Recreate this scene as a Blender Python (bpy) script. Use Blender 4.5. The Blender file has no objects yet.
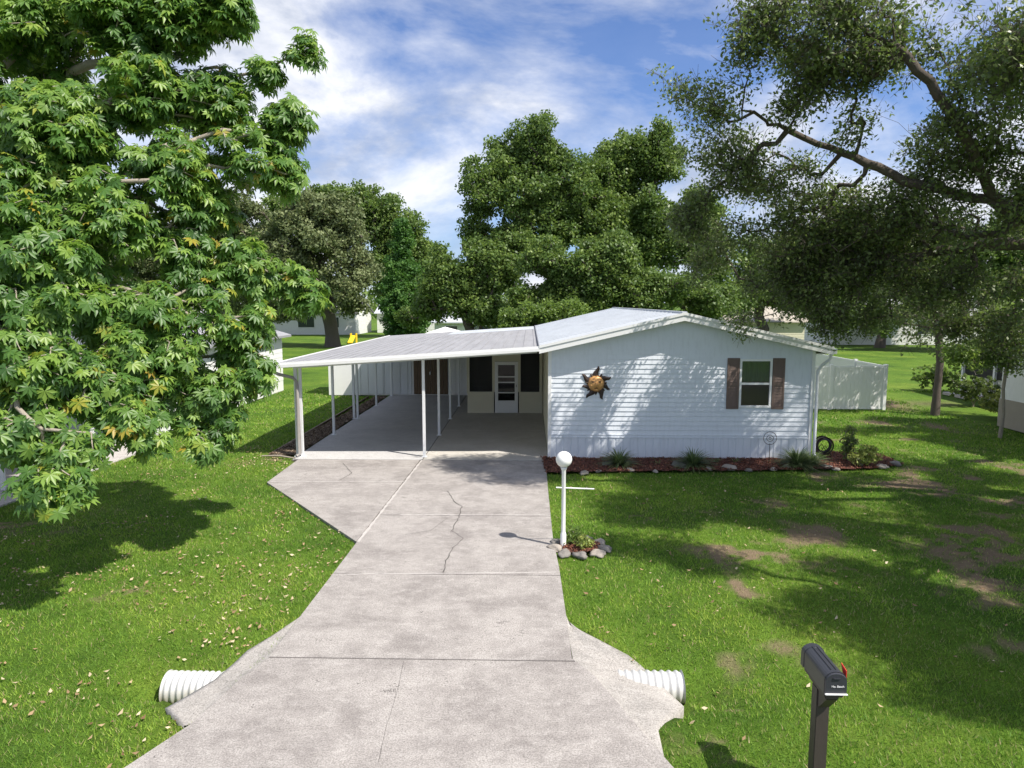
import bpy, bmesh, math, random
import numpy as np
from mathutils import Vector, Matrix

random.seed(7)
rng = np.random.default_rng(7)
SC = bpy.context.scene
COL = SC.collection
PI = math.pi
R = math.radians

# ------------------------------------------------------------------ camera
F = 700.0
CAM = Vector((0.0, 0.0, 4.2))
PITCH = math.atan(82.0 / F)
YAW = math.atan(18.0 / F)
cd = bpy.data.cameras.new('camera')
cam = bpy.data.objects.new('camera', cd)
COL.objects.link(cam)
cam.location = CAM
cam.rotation_euler = (PI / 2 - PITCH, 0, YAW)
cd.sensor_width = 36
cd.lens = 36 * F / 1024
cd.clip_end = 5000
SC.camera = cam
CR = np.array(cam.rotation_euler.to_matrix())

def ray(px, py):
    d = CR @ np.array([(px - 512) / F, (384 - py) / F, -1.0])
    return d
def G(px, py, z=0.0):
    """the place on the ground (height z) that the photograph shows at px, py"""
    d = ray(px, py)
    t = (z - CAM.z) / d[2]
    return np.array([d[0] * t, d[1] * t, z])
def at(px, py, Y):
    d = ray(px, py)
    t = Y / d[1]
    return np.array([d[0] * t, Y, CAM.z + d[2] * t])

# ------------------------------------------------------------------ noise
_tab = rng.random(65536).astype(np.float64)
def vnoise(p, seed=0):
    p = np.asarray(p, dtype=float)
    i = np.floor(p).astype(np.int64); f = p - i
    f = f * f * (3 - 2 * f)
    out = np.zeros(len(p))
    for dx in (0, 1):
        for dy in (0, 1):
            for dz in (0, 1):
                h = ((i[:, 0] + dx) * 73856093) ^ ((i[:, 1] + dy) * 19349663) ^ ((i[:, 2] + dz) * 83492791) ^ (seed * 7919)
                w = (f[:, 0] if dx else 1 - f[:, 0]) * (f[:, 1] if dy else 1 - f[:, 1]) * (f[:, 2] if dz else 1 - f[:, 2])
                out += w * _tab[h & 65535]
    return out
def fbm(p, o=4, seed=0):
    p = np.asarray(p, dtype=float); a = .5; s = 0; n = 0
    for k in range(o):
        s = s + a * vnoise(p * 2 ** k + 17.3 * k, seed + k); n += a; a *= .5
    return s / n

# ------------------------------------------------------------------ materials
def newmat(name):
    m = bpy.data.materials.new(name); m.use_nodes = True
    nt = m.node_tree
    return m, nt, nt.nodes['Principled BSDF']
def nd(nt, t, **kw):
    n = nt.nodes.new(t)
    for k, v in kw.items():
        setattr(n, k, v)
    return n
def ramp(nt, fac, stops):
    r = nd(nt, 'ShaderNodeValToRGB')
    e = r.color_ramp.elements
    while len(e) < len(stops): e.new(.5)
    for q, (p, c) in zip(e, stops):
        q.position = p; q.color = (*c, 1) if len(c) == 3 else c
    nt.links.new(fac, r.inputs[0])
    return r
def coords(nt, scale=(1, 1, 1)):
    tc = nd(nt, 'ShaderNodeTexCoord'); mp = nd(nt, 'ShaderNodeMapping')
    mp.inputs['Scale'].default_value = scale
    nt.links.new(tc.outputs['Object'], mp.inputs[0])
    return mp.outputs[0]
def noise(nt, vec, s, d=4, r=.6, dist=0):
    n = nd(nt, 'ShaderNodeTexNoise')
    n.inputs['Scale'].default_value = s; n.inputs['Detail'].default_value = d
    n.inputs['Roughness'].default_value = r; n.inputs['Distortion'].default_value = dist
    nt.links.new(vec, n.inputs['Vector'])
    return n.outputs['Fac']
def mixc(nt, fac, a, b, mode='MIX'):
    m = nd(nt, 'ShaderNodeMix', data_type='RGBA', blend_type=mode)
    if isinstance(fac, (int, float)): m.inputs[0].default_value = fac
    else: nt.links.new(fac, m.inputs[0])
    for k, v in ((6, a), (7, b)):
        if isinstance(v, tuple): m.inputs[k].default_value = (*v, 1)
        else: nt.links.new(v, m.inputs[k])
    return m.outputs[2]
def bump(nt, h, b, strength=.3, dist=.01):
    n = nd(nt, 'ShaderNodeBump')
    n.inputs['Strength'].default_value = strength; n.inputs['Distance'].default_value = dist
    nt.links.new(h, n.inputs['Height']); nt.links.new(n.outputs[0], b.inputs['Normal'])
def simple(name, col, rough=.6, var=.12, scale=4, fine=60, metal=0, bumps=.15, bd=.004, stretch=(1, 1, 1), spec=.5):
    m, nt, b = newmat(name)
    v = coords(nt, stretch)
    n1 = noise(nt, v, scale, 5, .65)
    n2 = noise(nt, v, fine, 3, .6)
    dark = tuple(c * (1 - var) for c in col); lite = tuple(min(1, c * (1 + var * .6)) for c in col)
    c = ramp(nt, n1, [(.3, dark), (.7, lite)]).outputs[0]
    c2 = mixc(nt, .5, c, ramp(nt, n2, [(.3, tuple(x * (1 - var * .7) for x in col)), (.7, lite)]).outputs[0])
    nt.links.new(c2, b.inputs['Base Color'])
    b.inputs['Roughness'].default_value = rough; b.inputs['Metallic'].default_value = metal
    b.inputs['Specular IOR Level'].default_value = spec
    if bumps: bump(nt, n2, b, bumps, bd)
    return m
def leafmat(name, stops, rough=.5, trans=.35, tcol=(.25, .45, .04), spec=.5):
    m, nt, b = newmat(name)
    a = nd(nt, 'ShaderNodeAttribute', attribute_name='tint')
    c = ramp(nt, a.outputs['Fac'], stops).outputs[0]
    nt.links.new(c, b.inputs['Base Color'])
    b.inputs['Roughness'].default_value = rough
    b.inputs['Specular IOR Level'].default_value = spec
    t = nd(nt, 'ShaderNodeBsdfTranslucent')
    tc = mixc(nt, .55, c, tcol)
    nt.links.new(tc, t.inputs[0])
    mx = nd(nt, 'ShaderNodeMixShader'); mx.inputs[0].default_value = trans
    nt.links.new(b.outputs[0], mx.inputs[1]); nt.links.new(t.outputs[0], mx.inputs[2])
    nt.links.new(mx.outputs[0], nt.nodes['Material Output'].inputs[0])
    return m

M = {}
M['white'] = simple('white_paint', (.78, .78, .77), .5, .05, 2, 30, bumps=.05)
M['trimwhite'] = simple('white_trim', (.8, .8, .8), .4, .04, 3, 40, bumps=.03)
M['alum'] = simple('white_aluminium', (.74, .75, .76), .35, .06, 5, 50, bumps=.03)
M['beige'] = simple('beige_paint', (.66, .62, .48), .6, .07, 2, 30)
M['shedgrey'] = simple('pale_grey_panel', (.62, .64, .66), .5, .06, 2, 30)
M['brownwood'] = simple('brown_wood', (.12, .075, .04), .6, .25, 3, 30, stretch=(8, 8, 1))
M['shutter'] = simple('brown_shutter', (.16, .11, .09), .6, .2, 3, 30, stretch=(10, 10, 1))
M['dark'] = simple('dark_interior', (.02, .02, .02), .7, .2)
M['mailblack'] = simple('black_plastic', (.035, .037, .045), .35, .15, 4, 80, bumps=.2, bd=.002)
M['mailside'] = simple('grey_brown_plastic', (.07, .065, .06), .5, .2, 6, 90, bumps=.2, bd=.002)  # paler grey-brown, used on the left side of the mailbox only
M['mailpost'] = simple('dark_brown_post', (.05, .04, .035), .55, .25, 4, 60, stretch=(6, 6, 1))
M['red'] = simple('red_plastic', (.55, .04, .03), .4, .1)
M['letter'] = simple('white_lettering', (.75, .75, .75), .5, .02)
M['globe'] = simple('white_globe', (.82, .82, .81), .25, .04, 6, 60, bumps=0)
M['bronze'] = simple('aged_bronze', (.62, .33, .12), .4, .3, 9, 60, metal=.2, bumps=.3)
M['darkmetal'] = simple('dark_metal', (.045, .028, .022), .5, .3, 9, 60, metal=.3)
M['gutterbrown'] = simple('aluminium_pipe', (.30, .28, .26), .45, .12)
M['rock'] = simple('pale_rock', (.33, .29, .25), .85, .3, 6, 40, bumps=.6, bd=.01)
M['rockdark'] = simple('grey_rock', (.20, .185, .17), .85, .3, 6, 40, bumps=.6, bd=.01)
M['bark'] = simple('oak_bark', (.12, .098, .08), .9, .4, 6, 30, bumps=.8, bd=.03, stretch=(4, 4, 1))
M['palebark'] = simple('pale_bark', (.30, .26, .21), .85, .3, 5, 30, bumps=.6, bd=.02, stretch=(2, 2, 1))
M['tan'] = simple('tan_block', (.34, .30, .25), .8, .12, 3, 40)
M['roofgrey'] = simple('grey_roof_sheet', (.30, .30, .315), .65, .35, 1.2, 60, stretch=(4, .4, 1), bumps=.2)
M['rooftan'] = simple('tan_roof', (.40, .36, .30), .7, .12)
M['roofwhite'] = simple('white_roof_coating', (.48, .51, .55), .55, .2, 1, 30, stretch=(2, .5, 1), bumps=.1)
M['flash'] = simple('grey_flashing', (.22, .23, .26), .5, .15)
M['yellow'] = simple('yellow_plastic', (.8, .55, .02), .5, .05)
M['redleafmat'] = None
M['asphalt'] = simple('asphalt', (.06, .06, .06), .9, .2, 3, 120, bumps=.4)
M['rust'] = simple('rusty_soil', (.22, .11, .05), .9, .3)

def glassmat(name, col, rough=.04):
    m, nt, b = newmat(name)
    b.inputs['Base Color'].default_value = (*col, 1)
    b.inputs['Roughness'].default_value = rough
    tr = nd(nt, 'ShaderNodeBsdfTransparent'); tr.inputs[0].default_value = (.88, .9, .9, 1)
    mx = nd(nt, 'ShaderNodeMixShader')
    fr = nd(nt, 'ShaderNodeFresnel'); fr.inputs[0].default_value = 1.5
    ma = nd(nt, 'ShaderNodeMath', operation='ADD'); ma.inputs[1].default_value = .15
    nt.links.new(fr.outputs[0], ma.inputs[0]); nt.links.new(ma.outputs[0], mx.inputs[0])
    nt.links.new(tr.outputs[0], mx.inputs[1]); nt.links.new(b.outputs[0], mx.inputs[2])
    nt.links.new(mx.outputs[0], nt.nodes['Material Output'].inputs[0])
    b.inputs['Metallic'].default_value = 0; b.inputs['Specular IOR Level'].default_value = 1
    return m
M['glass'] = glassmat('window_glass', (.02, .02, .02))
def screenmat():
    m, nt, b = newmat('insect_screen')
    b.inputs['Base Color'].default_value = (.03, .03, .03, 1); b.inputs['Roughness'].default_value = .6
    tr = nd(nt, 'ShaderNodeBsdfTransparent'); mx = nd(nt, 'ShaderNodeMixShader'); mx.inputs[0].default_value = .6
    nt.links.new(tr.outputs[0], mx.inputs[1]); nt.links.new(b.outputs[0], mx.inputs[2])
    nt.links.new(mx.outputs[0], nt.nodes['Material Output'].inputs[0])
    return m
M['screen'] = screenmat()

def siding_mat(name, col):
    m, nt, b = newmat(name)
    v = coords(nt)
    n1 = noise(nt, v, .9, 5, .6); n2 = noise(nt, coords(nt, (1, 1, .2)), 14, 4, .6)
    c = mixc(nt, ramp(nt, n1, [(.35, (.25,) * 3), (.75, (.75,) * 3)]).outputs[0], col, tuple(x * .93 for x in col))
    c = mixc(nt, ramp(nt, n2, [(.48, (0,) * 3), (.75, (.55,) * 3)]).outputs[0], c, tuple(x * .8 for x in col))
    nt.links.new(c, b.inputs['Base Color']); b.inputs['Roughness'].default_value = .45
    bump(nt, n2, b, .04, .003)
    return m
M['siding'] = siding_mat('white_lap_siding', (.71, .75, .81))
M['siding2'] = siding_mat('neighbour_siding', (.78, .78, .76))

def concrete(name, base, stain, pale):
    m, nt, b = newmat(name)
    v = coords(nt)
    big = noise(nt, v, 1.0, 10, .74, .1)
    mid = noise(nt, coords(nt, (1, 1.5, 1)), 3.6, 10, .82, .05)
    fin = noise(nt, v, 55, 4, .75)
    spk = noise(nt, v, 190, 2, .6)
    c = mixc(nt, ramp(nt, big, [(.42, (0,) * 3), (.60, (1,) * 3)]).outputs[0], base, stain)
    c = mixc(nt, ramp(nt, mid, [(.48, (0,) * 3), (.72, (.85,) * 3)]).outputs[0], c, pale)
    sm = nd(nt, 'ShaderNodeMath', operation='MULTIPLY_ADD'); nt.links.new(fin, sm.inputs[0]); sm.inputs[1].default_value = .55; nt.links.new(mid, sm.inputs[2])
    sn = nd(nt, 'ShaderNodeMath', operation='MULTIPLY_ADD'); nt.links.new(big, sn.inputs[0]); sn.inputs[1].default_value = .8; nt.links.new(sm.outputs[0], sn.inputs[2])
    c = mixc(nt, ramp(nt, sn.outputs[0], [(.0, (1,) * 3), (1.0, (.9,) * 3), (1.22, (0,) * 3)]).outputs[0], c, tuple(x * .62 for x in stain))
    c = mixc(nt, .75, c, ramp(nt, fin, [(.32, (.35,) * 3), (.62, (1.15,) * 3)]).outputs[0], 'MULTIPLY')
    c = mixc(nt, .7, c, ramp(nt, spk, [(.3, (.5,) * 3), (.6, (1.0,) * 3)]).outputs[0], 'MULTIPLY')
    nt.links.new(c, b.inputs['Base Color']); b.inputs['Roughness'].default_value = .85
    b.inputs['Specular IOR Level'].default_value = .25
    bump(nt, fin, b, .35, .006)
    return m
M['drive'] = concrete('driveway_concrete', (.425, .395, .372), (.30, .275, .26), (.54, .508, .48))
M['apron'] = concrete('rough_apron_concrete', (.46, .43, .40), (.34, .32, .30), (.58, .55, .52))
M['slab'] = concrete('carport_concrete', (.62, .61, .60), (.54, .53, .53), (.70, .69, .68))
M['slab2'] = concrete('carport_concrete_beige', (.64, .61, .56), (.56, .53, .48), (.72, .69, .64))
M['nslab'] = concrete('pale_neighbour_concrete', (.60, .57, .54), (.50, .46, .44), (.68, .66, .63))
M['crack'] = simple('dark_joint', (.09, .08, .075), .95, .3)
M['seal'] = simple('pale_joint', (.44, .41, .39), .9, .4, 20)

def lawnmat():
    m, nt, b = newmat('lawn_grass')
    v = coords(nt)
    a = nd(nt, 'ShaderNodeAttribute', attribute_name='dirt')
    big = noise(nt, v, .35, 5, .6); mid = noise(nt, v, 3.5, 6, .7); fin = noise(nt, v, 42, 5, .8)
    g = ramp(nt, big, [(.3, (.06, .125, .016)), (.5, (.11, .20, .022)), (.7, (.18, .26, .035))]).outputs[0]
    g = mixc(nt, .6, g, ramp(nt, mid, [(.3, (.45,) * 3), (.7, (1.1,) * 3)]).outputs[0], 'MULTIPLY')
    g = mixc(nt, .9, g, ramp(nt, fin, [(.32, (.25,) * 3), (.62, (1.2,) * 3)]).outputs[0], 'MULTIPLY')
    d = ramp(nt, fin, [(.3, (.10, .07, .045)), (.7, (.30, .215, .15))]).outputs[0]
    add = nd(nt, 'ShaderNodeMath', operation='MULTIPLY_ADD'); nt.links.new(mid, add.inputs[0]); add.inputs[1].default_value = .6; add.inputs[2].default_value = -.3
    s = nd(nt, 'ShaderNodeMath', operation='ADD'); nt.links.new(add.outputs[0], s.inputs[0]); nt.links.new(a.outputs['Fac'], s.inputs[1])
    k = ramp(nt, s.outputs[0], [(.30, (0,) * 3), (.85, (.9,) * 3)]).outputs[0]
    c = mixc(nt, k, g, d)
    nt.links.new(c, b.inputs['Base Color']); b.inputs['Roughness'].default_value = .9
    b.inputs['Specular IOR Level'].default_value = .15
    bump(nt, fin, b, .8, .03)
    return m
M['lawn'] = lawnmat()
M['blade'] = leafmat('grass_blades', [(0, (.045, .11, .014)), (.3, (.12, .235, .03)), (.7, (.25, .385, .048)), (.88, (.36, .45, .07)), (.9, (.30, .26, .12)), (1, (.48, .39, .22))], .55, .35, (.24, .5, .04), .25)
M['litter'] = leafmat('dry_leaves', [(0, (.16, .09, .045)), (.5, (.38, .26, .14)), (1, (.62, .52, .36))], .7, .1, (.4, .3, .1))
M['chips'] = leafmat('red_mulch_chips', [(0, (.05, .02, .012)), (.5, (.16, .05, .03)), (1, (.30, .12, .07))], .8, 0)
M['brownchips'] = leafmat('brown_mulch_chips', [(0, (.06, .04, .025)), (.5, (.17, .12, .08)), (1, (.32, .25, .18))], .8, 0)
M['mulch'] = simple('red_mulch', (.10, .035, .022), .95, .5, 12, 60, bumps=.8, bd=.03)
M['brownmulch'] = simple('brown_mulch', (.13, .095, .065), .95, .4, 9, 60, bumps=.8, bd=.03)
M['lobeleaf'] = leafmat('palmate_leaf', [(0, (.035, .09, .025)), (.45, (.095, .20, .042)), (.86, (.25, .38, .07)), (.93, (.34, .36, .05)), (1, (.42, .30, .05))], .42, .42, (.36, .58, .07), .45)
M['oakleaf'] = leafmat('dark_oak_leaf', [(0, (.07, .10, .035)), (.6, (.155, .21, .07)), (1, (.32, .38, .115))], .42, .42, (.18, .28, .04), .5)
M['bgleaf'] = leafmat('oak_leaf', [(0, (.045, .095, .022)), (.6, (.12, .19, .045)), (1, (.25, .33, .075))], .5, .35, (.25, .38, .06), .4)
M['oliveleaf'] = leafmat('grey_olive_leaf', [(0, (.09, .12, .05)), (.6, (.16, .20, .085)), (1, (.25, .28, .13))], .6, .25, (.3, .34, .12), .3)
M['pineleaf'] = leafmat('bright_conifer_leaf', [(0, (.03, .085, .018)), (.6, (.065, .15, .032)), (1, (.13, .24, .045))], .55, .25, (.2, .45, .05), .3)
M['youngleaf'] = leafmat('light_leaf', [(0, (.07, .12, .03)), (.6, (.13, .20, .05)), (1, (.22, .30, .07))], .45, .4, (.4, .6, .08), .4)
M['redleaf'] = leafmat('dark_red_leaf', [(0, (.06, .025, .02)), (1, (.16, .06, .045))], .6, .2, (.3, .1, .05), .3)
M['lily'] = leafmat('strap_leaf', [(0, (.06, .10, .04)), (.7, (.14, .20, .08)), (1, (.30, .34, .15))], .5, .25, (.25, .4, .08), .3)
M['varieg'] = leafmat('variegated_leaf', [(0, (.08, .13, .03)), (.6, (.28, .33, .08)), (1, (.5, .5, .14))], .5, .25, (.5, .6, .1), .3)

# ------------------------------------------------------------------ objects
def tag(o, label=None, cat=None, group=None, kind=None):
    if label: o['label'] = label
    if cat: o['category'] = cat
    if group: o['group'] = group
    if kind: o['kind'] = kind
    return o
def empty(name, loc, label, cat, group=None):
    o = bpy.data.objects.new(name, None); COL.objects.link(o)
    o.location = Vector([float(c) for c in loc]); o.empty_display_size = .1
    return tag(o, label, cat, group)
def wloc(o):
    v = Vector((0, 0, 0))
    while o is not None:
        v += o.location; o = o.parent
    return v
def link(name, me, parent=None, loc=None):
    """me is in world coordinates; the object's origin goes to its parent's (or loc)"""
    o = bpy.data.objects.new(name, me); COL.objects.link(o)
    if parent is not None:
        o.parent = parent; off = wloc(parent)
    else:
        off = Vector([float(c) for c in loc]) if loc is not None else Vector((0, 0, 0)); o.location = off
    if off.length > 0: me.transform(Matrix.Translation(-off))
    return o
class MB:
    def __init__(s): s.v = []; s.f = []; s.m = []; s.sm = []
    def add(s, vs, fs, mi=0, smooth=False):
        b = len(s.v); s.v += [tuple(float(c) for c in v) for v in vs]
        for f in fs: s.f.append(tuple(b + i for i in f)); s.m.append(mi); s.sm.append(smooth)
        return s
    def box(s, a, b, mi=0, bev=0.0):
        x0, y0, z0 = [min(a[i], b[i]) for i in range(3)]; x1, y1, z1 = [max(a[i], b[i]) for i in range(3)]
        if bev <= 0 or min(x1 - x0, y1 - y0, z1 - z0) < bev * 2.2:
            return s.add([(x0, y0, z0), (x1, y0, z0), (x1, y1, z0), (x0, y1, z0), (x0, y0, z1), (x1, y0, z1), (x1, y1, z1), (x0, y1, z1)],
                         [(0, 3, 2, 1), (4, 5, 6, 7), (0, 1, 5, 4), (1, 2, 6, 5), (2, 3, 7, 6), (3, 0, 4, 7)], mi)
        bm = bmesh.new(); bmesh.ops.create_cube(bm, size=1)
        for v in bm.verts:
            v.co = Vector(((x0 + x1) / 2 + v.co.x * (x1 - x0), (y0 + y1) / 2 + v.co.y * (y1 - y0), (z0 + z1) / 2 + v.co.z * (z1 - z0)))
        bmesh.ops.bevel(bm, geom=bm.edges[:], offset=bev, segments=2, affect='EDGES')
        bm.verts.index_update()
        s.add([v.co[:] for v in bm.verts], [[v.index for v in f.verts] for f in bm.faces], mi); bm.free()
        return s
    def hexa(s, p, mi=0):
        """8 corners: bottom 4 (ccw), top 4"""
        return s.add(p, [(0, 3, 2, 1), (4, 5, 6, 7), (0, 1, 5, 4), (1, 2, 6, 5), (2, 3, 7, 6), (3, 0, 4, 7)], mi)
    def tube(s, pts, r, n=10, mi=0, caps=True):
        pts = [Vector([float(c) for c in p]) for p in pts]
        rs = r if isinstance(r, (list, tuple)) else [r] * len(pts)
        vs = []; fs = []; up = None
        for i, p in enumerate(pts):
            d = (pts[min(i + 1, len(pts) - 1)] - pts[max(i - 1, 0)]).normalized()
            if up is None:
                up = Vector((0, 0, 1)) if abs(d.z) < .9 else Vector((0, 1, 0))
            a = d.cross(up).normalized(); b = a.cross(d).normalized(); up = b
            for k in range(n):
                t = 2 * PI * k / n
                vs.append(p + (a * math.cos(t) + b * math.sin(t)) * rs[i])
        for i in range(len(pts) - 1):
            for k in range(n):
                fs.append((i * n + k, i * n + (k + 1) % n, (i + 1) * n + (k + 1) % n, (i + 1) * n + k))
        s.add(vs, fs, mi, True)
        if caps:
            s.add(vs[:n], [tuple(range(n))[::-1]], mi); s.add(vs[-n:], [tuple(range(n))], mi)
        return s
    def lathe(s, c, prof, n=24, mi=0, axis='z', smooth=True):
        vs = []; fs = []
        for (r, h) in prof:
            for k in range(n):
                t = 2 * PI * k / n; x, y = r * math.cos(t), r * math.sin(t)
                vs.append({'z': (c[0] + x, c[1] + y, c[2] + h), 'x': (c[0] + h, c[1] + x, c[2] + y), 'y': (c[0] + x, c[1] + h, c[2] + y)}[axis])
        for i in range(len(prof) - 1):
            for k in range(n):
                fs.append((i * n + k, i * n + (k + 1) % n, (i + 1) * n + (k + 1) % n, (i + 1) * n + k))
        return s.add(vs, fs, mi, smooth)
    def prism(s, poly, z0, z1, mi=0):
        n = len(poly)
        vs = [(p[0], p[1], z0) for p in poly] + [(p[0], p[1], z1) for p in poly]
        fs = [tuple(range(n))[::-1], tuple(range(n, 2 * n))] + [(i, (i + 1) % n, n + (i + 1) % n, n + i) for i in range(n)]
        return s.add(vs, fs, mi)
    def build(s, name, mats, parent=None, loc=None):
        me = bpy.data.meshes.new(name); me.from_pydata(s.v, [], s.f)
        for m in (mats if isinstance(mats, (list, tuple)) else [mats]): me.materials.append(m)
        me.polygons.foreach_set('material_index', s.m); me.polygons.foreach_set('use_smooth', s.sm)
        bm = bmesh.new(); bm.from_mesh(me); bmesh.ops.recalc_face_normals(bm, faces=bm.faces[:]); bm.to_mesh(me); bm.free()
        me.update()
        return link(name, me, parent, loc)
def fast(name, V, Fc, mat, tint=None, parent=None, loc=None, smooth=False, attr='tint'):
    """V (n,3), Fc (m,k) arrays; tint per face"""
    me = bpy.data.meshes.new(name)
    V = np.ascontiguousarray(V, dtype=np.float32); Fc = np.ascontiguousarray(Fc, dtype=np.int32)
    k = Fc.shape[1]
    me.vertices.add(len(V)); me.vertices.foreach_set('co', V.ravel())
    me.loops.add(Fc.size); me.loops.foreach_set('vertex_index', Fc.ravel())
    me.polygons.add(len(Fc)); me.polygons.foreach_set('loop_start', np.arange(0, Fc.size, k, dtype=np.int32))
    if smooth: me.polygons.foreach_set('use_smooth', np.ones(len(Fc), dtype=bool))
    me.update(calc_edges=True)
    if tint is not None:
        dom = 'FACE' if len(tint) == len(Fc) else 'POINT'
        a = me.attributes.new(attr, 'FLOAT', dom); a.data.foreach_set('value', np.ascontiguousarray(tint, dtype=np.float32))
    me.materials.append(mat)
    return link(name, me, parent, loc)
def norm(v):
    return v / (np.linalg.norm(v, axis=-1, keepdims=True) + 1e-9)

#============================================================ SETTING: ground
YC = 7.75                                    # the ditch the culvert carries, along x
def drive_l(y):                              # left / right edge of the drive as a function of y
    return np.interp(y, LY, LX)
Lp = [G(127, 768), G(195, 723), G(240, 681), G(268, 660), G(300, 618), G(357, 543)]
Rp = [G(672, 768), G(594, 677), G(572, 660), G(567, 623), G(559, 568), G(553, 540), G(548, 490), G(545.5, 461)]
LY = [p[1] for p in Lp]; LX = [p[0] for p in Lp]
RY = [p[1] for p in Rp]; RX = [p[0] for p in Rp]
LY = [2.9] + LY; LX = [LX[0] - 1.6] + LX
RY = [2.9] + RY; RX = [RX[0] + 1.6] + RX

def in_poly(x, y, poly):
    ins = np.zeros(len(x), bool); n = len(poly)
    for i in range(n):
        x1, y1 = poly[i][:2]; x2, y2 = poly[(i + 1) % n][:2]
        c = ((y1 > y) != (y2 > y)) & (x < (x2 - x1) * (y - y1) / (y2 - y1 + 1e-12) + x1)
        ins ^= c
    return ins
def smooth01(x): x = np.clip(x, 0, 1); return x * x * (3 - 2 * x)
MOUTH = []
APRONS = []
def zlawn(x, y):
    xl = np.interp(y, LY, LX); xr = np.interp(y, RY, RX)
    d = np.maximum(xl - x, x - xr)
    s = smooth01((d - .15) / 1.0)
    dip = .20 * np.exp(-((y - YC) / .8) ** 2) * s
    for c in MOUTH: dip = dip + .16 * np.exp(-(((x - c[0]) / .30) ** 2 + ((y - c[1]) / .28) ** 2))
    p = np.stack([x * .5, y * .5, np.zeros_like(x)], -1)
    b = (fbm(p, 3, 5) - .5) * .10 * smooth01((d - .1) / 1.5) * (y < 45)
    for P_ in APRONS: dip = dip + .16 * in_poly(x, y, P_)
    b = np.where((x > -8) & (x < 9) & (y > 16.5) & (y < 35), b * .15, b)
    return -.03 - dip + b
apL = [G(303, 614), G(272, 634), G(247, 649), G(225, 661), G(160, 668), G(153, 700), G(163, 712), G(184, 727), G(197, 721)]
apR = [G(566, 616), G(600, 638), G(640, 660), G(688, 666), G(698, 702), G(692, 708), G(658, 730), G(664, 760), G(640, 740), G(572, 662)]
YC = float(G(165, 687, -.25)[1])
MOUTH += [G(152, 690, -.2)[:2], G(700, 690, -.2)[:2]]
ZL0 = zlawn
def shrunk(P_, k=.90):
    P_ = np.array([p[:2] for p in P_]); c = P_.mean(0); return [tuple(c + (p - c) * k) for p in P_]
PATCH = [(G(760, 553), 1.2, .8), (G(700, 548), .5, .35), (G(860, 565), 1.1, .45), (G(985, 545), 1.4, 1.6), (G(1010, 500), 1.5, 2.0), (G(915, 525), .9, .6), (G(950, 600), .8, .5), (G(925, 405), 2.6, 1.6),
         (G(870, 395), 2.5, 1.2), (G(850, 425), 1.6, 1.0), (G(950, 430), 2.2, .8), (G(745, 745), .6, .25), (G(130, 590), .35, .4), (G(640, 515), .5, .35), (G(825, 655), .3, .12), (G(1000, 640), .5, .4), (G(735, 690), .2, .12), (G(765, 500), .7, .4),
         (G(730, 650), .25, .2), (G(500, 330), 0.1, .1), (G(10, 522), 1.0, .8), (G(280, 460), .9, .5), (G(890, 482), 1.1, .5), (G(780, 640), .18, .12)]
def dirt(x, y):
    d = np.zeros_like(x)
    for c, rx, ry in PATCH:
        d = np.maximum(d, np.exp(-(((x - c[0]) / rx) ** 2 + ((y - c[1]) / ry) ** 2)))
    n = fbm(np.stack([x * 1.3, y * 1.3, np.zeros_like(x)], -1), 4, 31)
    n2 = fbm(np.stack([x * 5, y * 5, np.zeros_like(x)], -1), 3, 61)
    n3 = vnoise(np.stack([x * 17, y * 17, np.zeros_like(x)], -1), 71)
    d = np.sqrt(d) * np.clip((n - .44) * 2.6 + (n2 - .5) * 2.8 + (n3 - .5) * 1.2 + .1, 0, .7) + np.clip(n - .52, 0, 1) * 2.4 * ((x > 3) & (y < 30) & (y > 9.5)) + np.clip(n - .62, 0, 1) * 1.5 * (y < 30)
    return np.clip(d, 0, 1)
def axis(a, b, step, far):
    core = np.arange(a, b + 1e-6, step); g = []; s = step; q = b
    while q < far: s *= 1.35; q += s; g.append(q)
    h = []; s = step; q = a
    while q > -far: s *= 1.35; q -= s; h.append(q)
    return np.array(h[::-1] + list(core) + g)
def Z1(x, y): return float(zlawn(np.array([x]), np.array([y]))[0])
def GL_(px, py, dz=.03):
    z = 0.
    for _ in range(6):
        p = G(px, py, z); z = Z1(p[0], p[1]) + dz
    return G(px, py, z)
_gl = {}
def pre(pts): 
    for q in pts: _gl[q] = GL_(q[0], q[1], q[2])
OL = [(301, 616, .03), (272, 636, .03), (247, 651, .03), (233, 664, .02), (214, 680, .02), (190, 694, .02), (165, 708, .03), (184, 726, .03)]
OR_ = [(569, 624, .03), (600, 640, .03), (628, 655, .03), (640, 664, .02), (660, 684, .02), (684, 706, .03), (658, 728, .03), (664, 756, .03)]
pre(OL); pre(OR_)
APRONS += [shrunk(apL), shrunk(apR)]
gx = axis(-12, 12, .10, 900); gy = axis(4, 22, .10, 1400)
XX, YY = np.meshgrid(gx, gy)
x_, y_ = XX.ravel(), YY.ravel()
V = np.stack([x_, y_, zlawn(x_, y_)], -1)
nx, ny = len(gx), len(gy)
idx = np.arange(nx * ny).reshape(ny, nx)
Fq = np.stack([idx[:-1, :-1], idx[:-1, 1:], idx[1:, 1:], idx[1:, :-1]], -1).reshape(-1, 4)
# leave the lawn sheet out underneath the slabs
cx = V[Fq].mean(1)
lawn = fast('lawn', V, Fq, M['lawn'], dirt(x_, y_), smooth=True, attr='dirt')
tag(lawn, kind='structure')

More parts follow.
